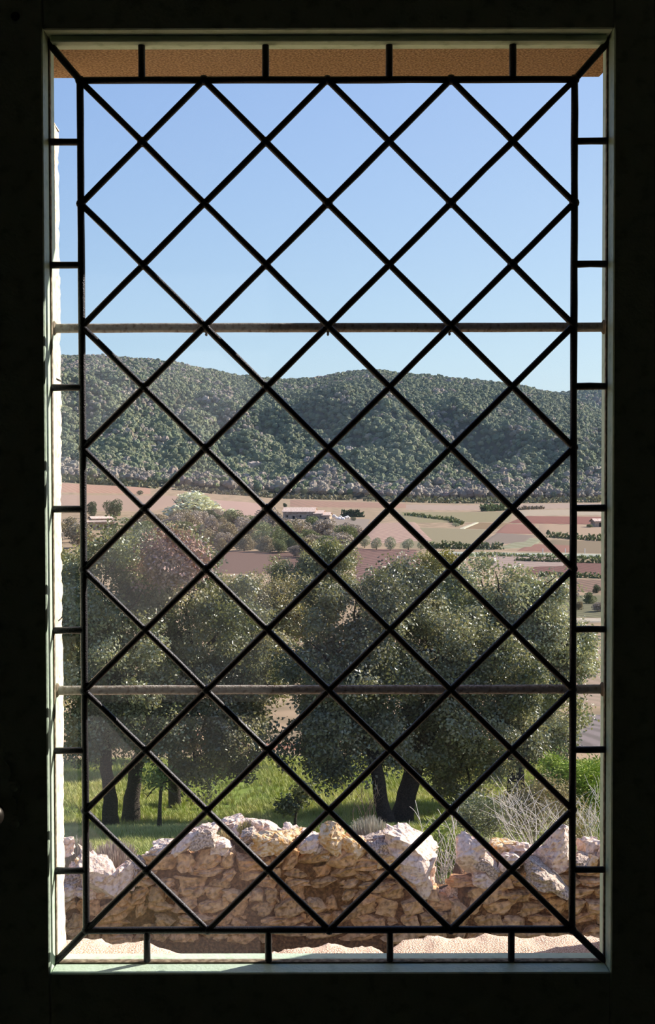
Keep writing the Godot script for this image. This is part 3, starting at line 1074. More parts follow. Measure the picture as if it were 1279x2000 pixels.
func bank(called: String, label: String, cat: String, pts_px: Array, w: float, h: float, col: Color, n: int, leaf: float) -> void:
	# a grassy bank or low hedge along a line on the land
	var pts := []
	for q in pts_px: pts.append(ground_px(q[0], q[1], 36.0))
	var o := thing(called, label, cat, "", "", pts[0])
	var b := MB.new()
	var total := 0.0
	for k in pts.size() - 1: total += (pts[k + 1] - pts[k]).length()
	for k in pts.size() - 1:
		var seg: Vector3 = pts[k + 1] - pts[k]
		var cnt := int(n * seg.length() / total)
		for j in cnt:
			var p: Vector3 = pts[k] + seg * rng.randf() + Vector3(rng.randf_range(-0.5, 0.5), 0, rng.randf_range(-0.5, 0.5)) * w
			p.y = H(p.x, CAM.z - p.z) + h * pow(rng.randf(), 1.3) * (0.75 + 0.5 * nz.get_noise_2d(p.x * 8.0, p.z * 8.0))
			p -= pts[0]
			var s := leaf * rng.randf_range(0.6, 1.3)
			var ax := Vector3(rng.randf_range(-1, 1), rng.randf_range(0.2, 1), rng.randf_range(-1, 1)).normalized()
			var side := ax.cross(Vector3(rng.randf_range(-1, 1), rng.randf_range(-1, 1), rng.randf_range(-1, 1))).normalized()
			var a := b.add(p - ax * s); var e := b.add(p + side * s * 0.6); var g := b.add(p + ax * s); var f := b.add(p - side * s * 0.6)
			b.tri(a, e, g); b.tri(a, g, f)
			var c := tone(col, 0.25)
			for z in 4: b.c.append(c)
	part("growth", b.mesh(), M.far_leaf, o).set_meta("kind", "stuff")

func build_fields() -> void:
	var red := srgb(168, 104, 84)
	var salmon := srgb(206, 156, 132)
	var tan := srgb(196, 164, 136)
	var olive := srgb(172, 156, 108)
	var green := srgb(150, 152, 104)
	var greyp := srgb(178, 152, 138)
	var dred := srgb(140, 92, 78)
	plot("long orange pink field at the foot of the left hills", [[60, 964], [300, 966], [300, 953], [60, 944]], srgb(206, 154, 122), srgb(196, 140, 110), 0.3, 4.0, 0.25)
	plot("second pink field between the left trees and the wood", [[60, 1000], [300, 1000], [420, 972], [60, 968]], srgb(204, 160, 134), srgb(184, 150, 122), 0.9, 4.0, 0.2)
	plot("pink strip field right of the pale round tree", [[420, 1010], [512, 1008], [520, 984], [400, 974]], srgb(212, 168, 146), srgb(200, 154, 132), 0.4, 4.0, 0.2)
	plot("rusty brown field just behind the long farmhouse", [[560, 990], [800, 993], [800, 984], [560, 976]], srgb(190, 138, 112), srgb(176, 134, 104), 0.1, 5.0, 0.3)
	plot("grey brown vineyard in front of the long farmhouse", [[490, 1028], [720, 1034], [730, 1014], [500, 1006]], greyp, srgb(160, 146, 118), 1.1, 3.0, 0.2)
	plot("pale pink striped vineyard above the row of olive trees", [[700, 1062], [860, 1062], [810, 1018], [735, 1022]], srgb(214, 172, 148), srgb(180, 136, 114), -0.35, 2.8, 0.18)
	plot("dark red vineyard below the left thicket", [[410, 1122], [660, 1124], [640, 1078], [420, 1074]], dred, srgb(120, 96, 76), 0.9, 2.4, 0.15)
	plot("dark red striped vineyard below the row of olive trees", [[690, 1150], [850, 1150], [815, 1072], [690, 1070]], srgb(160, 112, 98), srgb(120, 84, 72), -0.4, 2.4, 0.12)
	plot("pinkish strip along the foot of the right hills", [[780, 996], [1200, 992], [1200, 983], [780, 985]], srgb(204, 168, 144), srgb(186, 158, 130), 0.2, 5.0, 0.35)
	plot("yellow green meadow left of the pale track", [[775, 1022], [1000, 1020], [1010, 999], [775, 999]], olive, srgb(164, 148, 104), 0.6, 4.0, 0.25)
	plot("green striped vineyard below the pale track", [[775, 1072], [935, 1072], [965, 1034], [785, 1028]], srgb(176, 164, 118), srgb(160, 138, 104), 1.25, 2.6, 0.16)
	plot("olive brown triangular plot beside the pale track", [[905, 1033], [975, 1034], [1000, 1022], [935, 1021]], srgb(172, 132, 88), srgb(150, 124, 84), 0.5, 3.0, 0.2)
	plot("brick red ploughed field under the far pale strip", [[985, 1022], [1210, 1026], [1210, 1010], [1020, 1008]], srgb(172, 100, 80), srgb(150, 88, 72), 0.2, 4.0, 0.26)
	plot("light cream field below the wood at the right", [[1000, 1008], [1210, 1006], [1210, 995], [1010, 997]], srgb(208, 184, 152), srgb(196, 172, 140), 0.3, 4.0, 0.3)
	plot("red brown ploughed plot in front of the brick red field", [[965, 1042], [1048, 1044], [1046, 1024], [985, 1023]], srgb(180, 118, 96), srgb(164, 106, 86), 0.4, 3.0, 0.2)
	plot("salmon vineyard with yellowish rows at the right", [[1048, 1048], [1215, 1056], [1215, 1030], [1048, 1024]], salmon, srgb(186, 166, 116), 1.0, 3.0, 0.2)
	plot("grey brown vineyard in the middle of the plain", [[930, 1066], [1030, 1060], [1048, 1046], [970, 1040]], srgb(172, 144, 126), srgb(140, 126, 104), 0.7, 2.6, 0.16)
	plot("pale green grassed plot with a worn track", [[960, 1074], [1040, 1070], [1064, 1052], [1030, 1050]], srgb(176, 172, 132), srgb(164, 160, 116), 0.2, 5.0, 0.15)
	plot("red plot beside the pale green grassed plot", [[1005, 1077], [1120, 1079], [1120, 1066], [1030, 1062]], srgb(178, 116, 92), srgb(160, 108, 88), 0.3, 2.6, 0.14)
	plot("brown plot with yellow weeds at the right edge", [[1080, 1078], [1230, 1084], [1230, 1058], [1068, 1054]], srgb(160, 128, 100), srgb(150, 134, 92), 0.8, 2.6, 0.13)
	plot("grey pink fallow plot behind the right oak", [[930, 1112], [1110, 1108], [1120, 1086], [960, 1083]], srgb(196, 164, 146), srgb(180, 152, 134), 0.4, 4.0, 0.12)
	plot("wine red furrowed plot right of the right oak", [[1020, 1122], [1240, 1128], [1240, 1100], [1040, 1097]], srgb(150, 92, 78), srgb(116, 78, 66), 0.15, 1.8, 0.1)
	plot("brown furrowed plot right of the right oak", [[1090, 1156], [1250, 1160], [1250, 1134], [1090, 1130]], srgb(164, 122, 98), srgb(132, 104, 84), 0.15, 1.6, 0.1)
	plot("scrubby green plot beyond the right oak", [[1060, 1208], [1260, 1208], [1260, 1164], [1060, 1160]], srgb(140, 136, 92), srgb(120, 112, 80), 0.4, 1.6, 0.08)
	plot("bare tan slope seen beside the right oak", [[1080, 1390], [1300, 1390], [1280, 1240], [1080, 1236]], srgb(190, 158, 130), srgb(176, 150, 120), 0.2, 1.2, 0.05)
	plot("grey violet furrowed terrace beside the right oak", [[1080, 1462], [1320, 1462], [1300, 1394], [1080, 1394]], srgb(160, 142, 136), srgb(134, 120, 112), 0.08, 0.9, 0.04)
	# the same patchwork goes on to both sides of the view
	var tones := [srgb(196, 160, 134), srgb(172, 156, 112), srgb(168, 108, 88), srgb(180, 152, 136), srgb(150, 148, 104), srgb(204, 172, 146)]
	var rows := [[998, 986], [1024, 1003], [1058, 1030], [1106, 1066], [1176, 1118], [1290, 1196]]
	var n := 0
	for span in [[1245, 1560], [1580, 2050], [-330, 40], [-780, -350]]:
		for k in rows.size():
			if span[0] < 0 and rows[k][0] < 1010: continue
			n += 1
			var t: Color = tones[(n * 5 + k) % 6]
			plot("field plot continuing the patchwork beside the view", [[span[0], rows[k][0]], [span[1], rows[k][0]], [span[1] - 12, rows[k][1]], [span[0] + 10, rows[k][1]]], t, t.darkened(0.12), 0.37 * n, 3.0, 0.12)
	# tracks
	plot("pale farm track crossing the plain", [[895, 1034], [906, 1034], [936, 1021], [930, 1021]], srgb(236, 226, 190), srgb(226, 214, 180), 0.0, 2.0, 0.34)
	plot("light grey lane across the near plain", [[840, 1083], [1240, 1090], [1240, 1085], [840, 1079]], srgb(206, 206, 180), srgb(196, 196, 170), 0.0, 2.0, 0.3)
	plot("cream lane beside the right oak", [[1090, 1216], [1260, 1216], [1260, 1209], [1090, 1209]], srgb(214, 196, 168), srgb(206, 188, 160), 0.0, 2.0, 0.12)
	# banks and hedges
	var hedge := srgb(116, 120, 84)
	bank("hedge", "low dark hedge along the near side of the far fields", "hedge", [[790, 1007], [880, 1018], [900, 1026]], 2.0, 2.0, hedge, 500, 0.8)
	bank("hedge", "dark hedge between the striped vineyard and the lane", "hedge", [[840, 1071], [980, 1073]], 2.0, 2.0, hedge, 600, 0.45)
	bank("hedge", "long green bank below the salmon vineyard", "hedge", [[1072, 1049], [1120, 1053], [1230, 1060]], 2.0, 1.8, hedge, 600, 0.5)
	bank("hedge", "grassy bank under the light grey lane", "hedge", [[900, 1086], [1010, 1088], [1230, 1094]], 1.5, 1.0, srgb(150, 156, 110), 600, 0.4)
	bank("hedge", "dark grassy bank above the wine red furrows", "hedge", [[1005, 1096], [1100, 1099], [1240, 1102]], 1.2, 1.2, srgb(118, 122, 84), 700, 0.35)
	bank("hedge", "dark grassy bank between the two furrowed plots", "hedge", [[1050, 1126], [1240, 1131]], 1.0, 1.0, srgb(118, 124, 84), 500, 0.3)
	bank("hedge", "dark clump of scrub in the pinkish strip", "hedge", [[944, 999], [985, 997]], 5.0, 4.5, srgb(104, 112, 76), 500, 1.0)
	bank("hedge", "brown ditch growth at the edge of the far right field", "hedge", [[1012, 996], [1060, 994]], 3.0, 2.0, srgb(140, 124, 108), 300, 0.8)
	bank("hedge", "scrubby belt at the foot of the left wood", "hedge", [[100, 941], [200, 947], [300, 954]], 14.0, 6.0, srgb(122, 120, 92), 900, 1.6)
	bank("hedge", "low scrub at the foot of the middle wood", "hedge", [[345, 957], [440, 966], [560, 974], [686, 977]], 12.0, 4.0, srgb(126, 120, 96), 1200, 1.4)
	bank("hedge", "green brown scrub at the foot of the right wood", "hedge", [[724, 979], [900, 983], [1200, 981]], 14.0, 5.0, srgb(130, 126, 96), 1500, 1.4)
	bank("hedge", "dark trimmed hedge beside the farmhouse yard", "hedge", [[672, 1009], [705, 1010]], 3.0, 3.6, srgb(74, 84, 60), 500, 0.7)
	bank("hedge", "shadowy ditch line in the vineyard below the farmhouse", "hedge", [[556, 1024], [620, 1029], [682, 1035]], 1.5, 1.2, srgb(120, 112, 84), 400, 0.5)

# ---------------------------------------------------------------- farmhouses
func house(o: Node3D, lo: Vector3, hi: Vector3, ridge: float, holes: Array) -> void:
	part("wall", box_mesh(lo, hi, 0.05), M.farm_wall, o)
	var b := MB.new()
	var e := 0.4
	var y := hi.y
	var zc := (lo.z + hi.z) / 2
	var A := [Vector3(lo.x - e, y, lo.z - e), Vector3(hi.x + e, y, lo.z - e), Vector3(hi.x + e, y, hi.z + e), Vector3(lo.x - e, y, hi.z + e)]
	var R := [Vector3(lo.x - e, y + ridge, zc), Vector3(hi.x + e, y + ridge, zc)]
	var th := Vector3(0, 0.25, 0)
	b.flat_quad(A[3] + th, R[0] + th, R[1] + th, A[2] + th)
	b.flat_quad(A[1] + th, R[1] + th, R[0] + th, A[0] + th)
	b.flat_quad(A[3], A[3] + th, A[2] + th, A[2])
	b.flat_quad(A[3], A[2], A[1], A[0])
	b.flat_quad(A[1], A[1] + th, A[0] + th, A[0])
	part("roof", b.mesh(), M.farm_roof, o)
	var g := MB.new()
	g.flat_tri(Vector3(lo.x, y, hi.z), Vector3(lo.x, y, lo.z), Vector3(lo.x, y + ridge * 0.95, zc))
	g.flat_tri(Vector3(hi.x, y, lo.z), Vector3(hi.x, y, hi.z), Vector3(hi.x, y + ridge * 0.95, zc))
	part("gable", g.mesh(), M.farm_wall, o)
	for h in holes:
		part(h[4], box_mesh(Vector3(h[0], h[1], hi.z - 0.1), Vector3(h[0] + h[2], h[1] + h[3], hi.z + 0.12)), M.dark_opening, o)

func build_farms() -> void:
	var g := ground_px(600, 1014, 100.0)
	var s := (CAM.z - g.z) / F
	var o := thing("farmhouse", "long low stone farmhouse with pale tiled roofs in the middle of the plain", "building", "", "", g, -0.12)
	house(o, Vector3(-45 * s, -0.4, -6), Vector3(16 * s, 14 * s, 4), 8 * s, [[-38 * s, 4 * s, 3 * s, 4 * s, "window"], [-26 * s, 0.0, 4 * s, 7 * s, "door"], [-12 * s, 4 * s, 3 * s, 4 * s, "window"], [2 * s, 4 * s, 3 * s, 4 * s, "window"]])
	house(o, Vector3(16.2 * s, -0.4, -4), Vector3(33 * s, 10.5 * s, 5), 6 * s, [[22 * s, 3 * s, 3 * s, 3 * s, "window"]])
	house(o, Vector3(33.2 * s, -0.4, -3), Vector3(47 * s, 7.5 * s, 6), 5.5 * s, [[38 * s, 0.0, 3 * s, 4 * s, "door"]])
	house(o, Vector3(-44 * s, 0, -14), Vector3(-8 * s, 13 * s, -6.2), 6 * s, [])
	for k in 7:
		var q := ground_px(652 + k * 4.6 + rng.randf_range(-2, 2), 1013 + rng.randf_range(-3, 3), 100.0)
		var r := thing("rubble_stone", "white block in the rubble heap beside the long farmhouse", "stone", "white rubble beside the farmhouse", "", q)
		part("block", stone_mesh(40 + k, 3), M.white_rubble, r, Transform3D(Basis(Vector3.UP, rng.randf() * 3.0).scaled(Vector3(2.4, 1.8, 1.8) * rng.randf_range(0.5, 1.0)), Vector3(0, 0.5, 0)))
	var g2 := ground_px(196, 1034, 100.0)
	var s2 := (CAM.z - g2.z) / F
	var o2 := thing("farm_shed", "low farm shed with a pale flat roof behind the left oaks", "building", "", "", g2, 0.35)
	part("wall", box_mesh(Vector3(-34 * s2, -1.0, -5), Vector3(24 * s2, 14 * s2, 3), 0.05), M.farm_wall, o2)
	var rb := MB.new()
	add_box(rb, Vector3(-36 * s2, 14 * s2, -5.6), Vector3(26 * s2, 16.5 * s2, 3.6), 0.05)
	part("roof", rb.mesh(), M.farm_roof, o2)
	house(o2, Vector3(-10 * s2, 0, -13), Vector3(30 * s2, 19 * s2, -6), 4 * s2, [])
	for k in 3:
		part("window", box_mesh(Vector3((-24 + k * 15) * s2, 4 * s2, 2.95), Vector3((-19 + k * 15) * s2, 9 * s2, 3.1)), M.dark_opening, o2)
	# power pole
	var pg := ground_px(365, 1032, 60.0)
	var pb := MB.new()
	add_tube(pb, [Vector3(0, -0.3, 0), Vector3(0, 5.2, 0)], [0.14, 0.1], 8)
	var pole := thing("utility_pole", "thin pale pole standing before the grey thicket", "pole", "", "", pg)
	part("post", pb.mesh(), M.twig, pole)
	part("crossarm", box_mesh(Vector3(-0.6, 4.85, -0.06), Vector3(0.6, 4.97, 0.06)), M.twig, pole)
	# little machine shed far right
	var g3 := ground_px(1168, 1030, 100.0)
	var o3 := thing("field_hut", "tiny pale hut among bushes at the far right of the plain", "building", "", "", g3, 0.3)
	house(o3, Vector3(-2.2, -0.3, -1.5), Vector3(2.2, 2.0, 1.5), 0.9, [[-0.5, 0, 1.0, 1.6, "door"]])
	for px in [1060, 1080, 1104, 1142]:
		var fg := ground_px(px, 1083, 60.0)
		var fo := thing("fence_post", "short pale post beside the light grey lane", "post", "posts along the grey lane", "", fg)
		part("post", box_mesh(Vector3(-0.09, -0.2, -0.09), Vector3(0.09, 1.3, 0.09), 0.02), M.white_rubble, fo)
		part("cap", box_mesh(Vector3(-0.12, 1.3, -0.12), Vector3(0.12, 1.37, 0.12), 0.02), M.white_rubble, fo)

# ---------------------------------------------------------------- trees in the middle distance
func mid_tree(called: String, label: String, cat: String, group: String, px: float, py: float, wpx: float, hpx: float, crown: Mesh, m: Material, trunk: Mesh) -> void:
	var g := ground_px(px, py, 36.0)
	var s := (CAM.z - g.z) / F
	var o := thing(called, label, cat, group, "", g)
	o.scale = Vector3(wpx * s, hpx * s, wpx * s)
	o.rotation.y = rng.randf() * TAU
	part("crown", crown, m, o)
	part("trunk", trunk, M.twig_dark, o)

func one_tone(called: String, c: Color) -> StandardMaterial3D:
	var m := leaf_mat(called, c, 0.85, srgb(120, 124, 96), 0.2)
	return m

func build_thickets() -> void:
	var tb := MB.new()
	add_tube(tb, [Vector3(0, -0.05, 0), Vector3(0.02, 0.35, 0.01), Vector3(-0.02, 0.6, 0.02)], [0.04, 0.03, 0.015], 6)
	for k in 7:
		var f := TAU * k / 7.0
		add_tube(tb, [Vector3(0, 0.25, 0), Vector3(cos(f) * 0.16, 0.5, sin(f) * 0.16), Vector3(cos(f) * 0.24, 0.7, sin(f) * 0.24)], [0.018, 0.012, 0.005], 5)
	var trunk := tb.mesh()
	var crowns := []
	for k in 4:
		var balls := []
		var r := RandomNumberGenerator.new()
		r.seed = 60 + k
		for j in 10:
			balls.append([Vector3(r.randf_range(-0.26, 0.26), r.randf_range(0.18, 0.75), r.randf_range(-0.26, 0.26)), Vector3(0.24, 0.24, 0.24) * r.randf_range(0.8, 1.2)])
		crowns.append(far_crown(70 + k, balls, 2600, 0.036))
	var round_crown := far_crown(90, [[Vector3(0, 0.55, 0), Vector3(0.48, 0.42, 0.48)], [Vector3(0.1, 0.75, 0), Vector3(0.3, 0.25, 0.3)], [Vector3(-0.2, 0.4, 0.1), Vector3(0.28, 0.3, 0.28)]], 1800, 0.035)
	var ever := one_tone("thicket_green", srgb(134, 138, 98))
	var bare := one_tone("thicket_grey", srgb(176, 162, 148))
	var brown := one_tone("thicket_brown", srgb(160, 146, 118))
	var pale := one_tone("willow_pale", srgb(222, 222, 192))
	var olive := one_tone("olive_leaf", srgb(176, 178, 150))
	var dark := one_tone("thicket_dark", srgb(96, 104, 78))
	# named ones
	mid_tree("willow", "large pale budding willow standing in the grey thicket", "tree", "", 372, 1020, 150, 66, crowns[0], pale, trunk)
	mid_tree("willow", "smaller pale willow at the right of the large one", "tree", "", 448, 1024, 40, 34, crowns[1], pale, trunk)
	mid_tree("round_bush", "dark round bush in front of the pale willow", "bush", "", 352, 1026, 46, 30, round_crown, dark, trunk)
	mid_tree("dark_bush", "dark upright bush right of the pale willow", "bush", "", 412, 1034, 46, 44, crowns[2], dark, trunk)
	mid_tree("field_tree", "dark umbrella shaped tree behind the farm shed", "tree", "", 223, 1008, 42, 36, crowns[3], dark, trunk)
	mid_tree("field_tree", "dark upright tree left of the farm shed roof", "tree", "", 178, 1012, 24, 36, crowns[1], dark, trunk)
	mid_tree("field_bush", "small round bush alone in the left field", "bush", "", 273, 967, 14, 9, round_crown, dark, trunk)
	mid_tree("field_bush", "small yellow green bush beside the farm shed", "bush", "", 246, 1026, 30, 16, round_crown, olive, trunk)
	mid_tree("field_bush", "small dark bush left of the long farmhouse", "bush", "", 556, 992, 10, 11, crowns[2], dark, trunk)
	mid_tree("field_bush", "small bush beside the white rubble heap", "bush", "", 690, 1018, 12, 9, round_crown, dark, trunk)
	mid_tree("field_bush", "tiny dark tree by the pale track on the right plain", "tree", "", 1070, 1044, 12, 10, crowns[0], dark, trunk)
	mid_tree("field_bush", "small grey bush where the pale track bends", "bush", "", 890, 1029, 16, 8, round_crown, olive, trunk)
	mid_tree("field_bush", "bush beside the tiny hut at the far right", "bush", "", 1152, 1031, 18, 8, crowns[1], ever, trunk)
	var op := [[712, 1070, 26, 26], [735, 1074, 22, 24], [762, 1076, 24, 28], [797, 1074, 24, 22], [822, 1074, 16, 16]]
	var on := ["first grey olive tree of the row, next to the oak crown", "second small olive tree of the row", "third and tallest olive tree of the row", "fourth olive tree of the row, beside the pink vineyard", "last and smallest olive tree of the row, near the dark hedge"]
	for k in op.size():
		mid_tree("olive_tree", on[k], "tree", "row of olive trees", op[k][0], op[k][1], op[k][2], op[k][3], round_crown, olive, trunk)
	# the thicket
	var stood := []
	for q in [[372, 1020, 75], [448, 1024, 20], [352, 1026, 23], [412, 1034, 23], [223, 1008, 21], [178, 1012, 12], [246, 1026, 15]]:
		var sp := ground_px(q[0], q[1], 36.0)
		stood.append([sp, q[2] / F * (CAM.z - sp.z)])
	for k in 620:
		var px := rng.randf_range(250.0, 690.0) if k < 570 else rng.randf_range(-500.0, 240.0)
		var py := rng.randf_range(1034.0, 1082.0)
		if px < 430: py = rng.randf_range(1024.0, 1075.0)
		if px > 560: py = rng.randf_range(1052.0, 1092.0)
		if px < 300 and py < 1040: continue
		var w := rng.randf_range(34.0, 62.0)
		var which := rng.randf()
		var m: Material = bare if which < 0.5 else brown if which < 0.75 else ever
		var lb := "bare grey shrub in the thicket between the oaks and the fields" if which < 0.5 else "brownish shrub in the thicket between the oaks and the fields" if which < 0.75 else "green shrub in the thicket between the oaks and the fields"
		var gp := ground_px(px, py, 36.0)
		var rad: float = w / F * (CAM.z - gp.z) * 0.5
		var clash := false
		for o in stood:
			if (o[0] - gp).length() < (o[1] + rad) * 1.02:
				clash = true
				break
		if clash: continue
		stood.append([gp, rad])
		mid_tree("thicket_shrub", lb, "shrub", lb.split(" ")[0] + " shrubs of the thicket", px, py, w, w * rng.randf_range(0.6, 0.95), crowns[rng.randi() % 4], m, trunk)
	for q in [[1150, 1180, 30, 26, 0], [1130, 1192, 26, 20, 1], [1172, 1196, 34, 24, 2], [1120, 1170, 24, 20, 2], [1165, 1158, 20, 18, 3]]:
		mid_tree("roadside_bush", "bush on the scrubby green plot beyond the right oak", "bush", "bushes beyond the right oak", q[0], q[1], q[2], q[3], crowns[q[4] % 4], [ever, brown, bare, dark][q[4]], trunk)
	for q in [[140, 1042, 60, 46], [160, 1060, 70, 52], [108, 1050, 66, 50], [250, 1062, 60, 44]]:
		mid_tree("thicket_shrub", "yellowish shrub behind the left oaks below the farm shed", "shrub", "yellowish shrubs below the shed", q[0], q[1] + 10, q[2], q[3], crowns[rng.randi() % 4], brown, trunk)

# ---------------------------------------------------------------- oaks
func build_oaks() -> void:
	var sp := sprig_mesh(1, 8, 0.07, 0.038, 0.14)
	var c1 := srgb(108, 114, 82)
	var c2 := srgb(176, 176, 142)
	var ol: Material = M.oak_leaf
	tree("holm_oak", "broad holm oak at the left with a straight dark trunk", "", 23.0, [[216, 1622, 0], [214, 1540, 0], [205, 1470, 0], [222, 1400, 0.2], [225, 1300, 0.3]],
		[[215, 1152, 118, 112, 0.3], [150, 1290, 95, 115, 0], [235, 1330, 100, 110, -0.2], [190, 1420, 80, 60, 0], [290, 1420, 80, 60, 0]], c1, c2, 0.13, ol, sp)
	tree("holm_oak", "holm oak beside it with the thicker trunk", "", 24.0, [[257, 1628, 0], [260, 1540, 0], [272, 1480, 0], [320, 1400, 0.2], [370, 1300, 0.4]],
		[[330, 1112, 95, 88, 0.6], [270, 1110, 60, 70, 0.5], [420, 1250, 110, 100, 0.3], [390, 1370, 120, 90, -0.1], [500, 1320, 75, 95, 0.2], [450, 1450, 70, 60, 0], [380, 1490, 40, 40, 0]], c1, srgb(186, 180, 154), 0.15, ol, sp)
	tree("holm_oak", "yellowish holm oak at the left edge of the window", "", 27.0, [[90, 1560, 0], [95, 1450, 0], [100, 1300, 0]],
		[[100, 1140, 70, 95, 0], [60, 1290, 90, 120, 0], [125, 1230, 50, 80, 0]], srgb(140, 138, 90), srgb(184, 178, 124), 0.14, ol, sp)
	tree("budding_tree", "tree with pinkish budding twigs among the left oaks", "", 26.0, [[340, 1500, 0], [335, 1300, 0], [335, 1180, 0]],
		[[335, 1092, 50, 40, -3.2], [312, 1110, 34, 34, -3.0], [365, 1115, 34, 30, -3.2]], srgb(160, 132, 118), srgb(190, 160, 148), 0.1, M.dry_leaf, sp)
	tree("hazel_tree", "light brown leafed tree between the left and middle oaks", "", 33.0, [[500, 1480, 0], [498, 1350, 0], [500, 1250, 0]],
		[[460, 1175, 62, 55, 0], [530, 1180, 60, 62, 0.3], [490, 1240, 80, 60, -0.3], [590, 1200, 50, 55, 0]], srgb(146, 138, 100), srgb(182, 172, 134), 0.12, ol, sp)
	tree("holm_oak", "green oak top behind the middle oak", "", 36.0, [[600, 1480, 0], [600, 1300, 0], [600, 1200, 0]],
		[[575, 1125, 50, 48, 0], [635, 1105, 58, 58, 0], [600, 1170, 70, 60, 0]], srgb(128, 130, 92), srgb(168, 166, 126), 0.13, ol, sp)
	tree("holm_oak", "dark middle holm oak with a curved trunk behind the wall", "", 22.0, [[762, 1650, 0], [748, 1580, 0], [735, 1510, 0], [720, 1440, 0.2], [690, 1340, 0.4]],
		[[655, 1330, 95, 115, 0.2], [700, 1200, 95, 85, 0.6], [625, 1440, 75, 80, 0], [720, 1420, 70, 80, 0.3], [745, 1290, 80, 90, 0.5]], srgb(98, 102, 78), srgb(158, 156, 132), 0.14, ol, sp)
	tree("holm_oak", "large holm oak with a leaning trunk right of the middle", "", 23.0, [[778, 1640, 0], [792, 1570, 0], [815, 1480, 0], [850, 1400, 0.1], [890, 1300, 0.4]],
		[[790, 1165, 80, 65, 0.8], [850, 1270, 120, 110, 0.4], [960, 1330, 110, 110, 0.3], [860, 1420, 110, 80, 0.4], [980, 1440, 80, 70, 0.1], [900, 1500, 90, 50, 0.6]], srgb(102, 106, 80), srgb(170, 168, 142), 0.2, ol, sp)
	tree("holm_oak", "silvery topped holm oak at the right of the window", "", 26.5, [[1010, 1600, 0], [1005, 1480, 0], [1010, 1380, 0.2], [1020, 1280, 0.2]],
		[[930, 1155, 75, 72, 0.2], [1030, 1180, 72, 72, 0], [1075, 1280, 80, 85, 0], [985, 1260, 80, 80, 0.2], [1130, 1270, 42, 46, 0.2], [1070, 1390, 55, 75, 0.1]], srgb(132, 136, 104), srgb(192, 192, 166), 0.17, ol, sp)
	tree("holm_oak", "yellow green oak top rising behind the large oak", "", 34.0, [[860, 1480, 0], [860, 1300, 0], [862, 1200, 0]],
		[[862, 1110, 36, 34, 0], [850, 1160, 46, 40, 0]], srgb(126, 124, 70), srgb(160, 152, 92), 0.1, ol, sp)
	tree("holm_oak", "holm oak standing further left along the slope", "", 25.0, [[-190, 1600, 0], [-185, 1500, 0], [-190, 1400, 0]],
		[[-190, 1250, 130, 130, 0], [-110, 1350, 90, 100, 0], [-270, 1370, 100, 110, 0], [-190, 1420, 120, 70, 0]], c1, c2, 0.16, ol, sp)
	tree("holm_oak", "holm oak standing further right along the slope", "", 29.0, [[1450, 1560, 0], [1455, 1480, 0], [1450, 1400, 0]],
		[[1450, 1260, 110, 110, 0], [1530, 1340, 90, 90, 0], [1380, 1350, 80, 90, 0], [1450, 1420, 100, 60, 0]], c1, c2, 0.16, ol, sp)
	# a low branch hanging from the middle oak
	tree("oak_sapling", "dark leafy oak sapling standing on the grass behind the wall", "", 19.5, [[575, 1640, 0], [576, 1610, 0], [578, 1590, 0]],
		[[578, 1572, 26, 22, 0], [566, 1592, 16, 12, 0], [590, 1560, 18, 16, 0]], srgb(70, 78, 46), srgb(96, 100, 62), 0.03, ol, sp, 5.0, 30, 0.16)
	tree("sapling", "young deciduous sapling with thin forked stem on the grass", "", 21.0, [[311, 1612, 0], [312, 1570, 0], [316, 1530, 0]],
		[[295, 1530, 26, 26, 0], [340, 1520, 28, 28, 0], [312, 1500, 26, 22, 0], [285, 1560, 16, 16, 0], [350, 1560, 14, 16, 0]], srgb(96, 112, 56), srgb(128, 140, 76), 0.035, M.soft_leaf, sp, 3.0, 14, 0.16)

# ---------------------------------------------------------------- dry stone wall
const WALL_TOP := [[-500, 1745], [110, 1748], [170, 1742], [210, 1735], [262, 1718], [285, 1695], [320, 1672], [360, 1660], [420, 1652], [500, 1646], [600, 1658], [700, 1672], [760, 1688], [815, 1704], [838, 1720], [848, 1752], [892, 1752], [900, 1704], [960, 1694], [1020, 1682], [1110, 1672], [1125, 1694], [1180, 1694], [1900, 1690]]

func wall_top(x: float) -> float:
	var px := 639.5 + x / WALL_D * F
	return P(px, curve(WALL_TOP, px), WALL_D).y

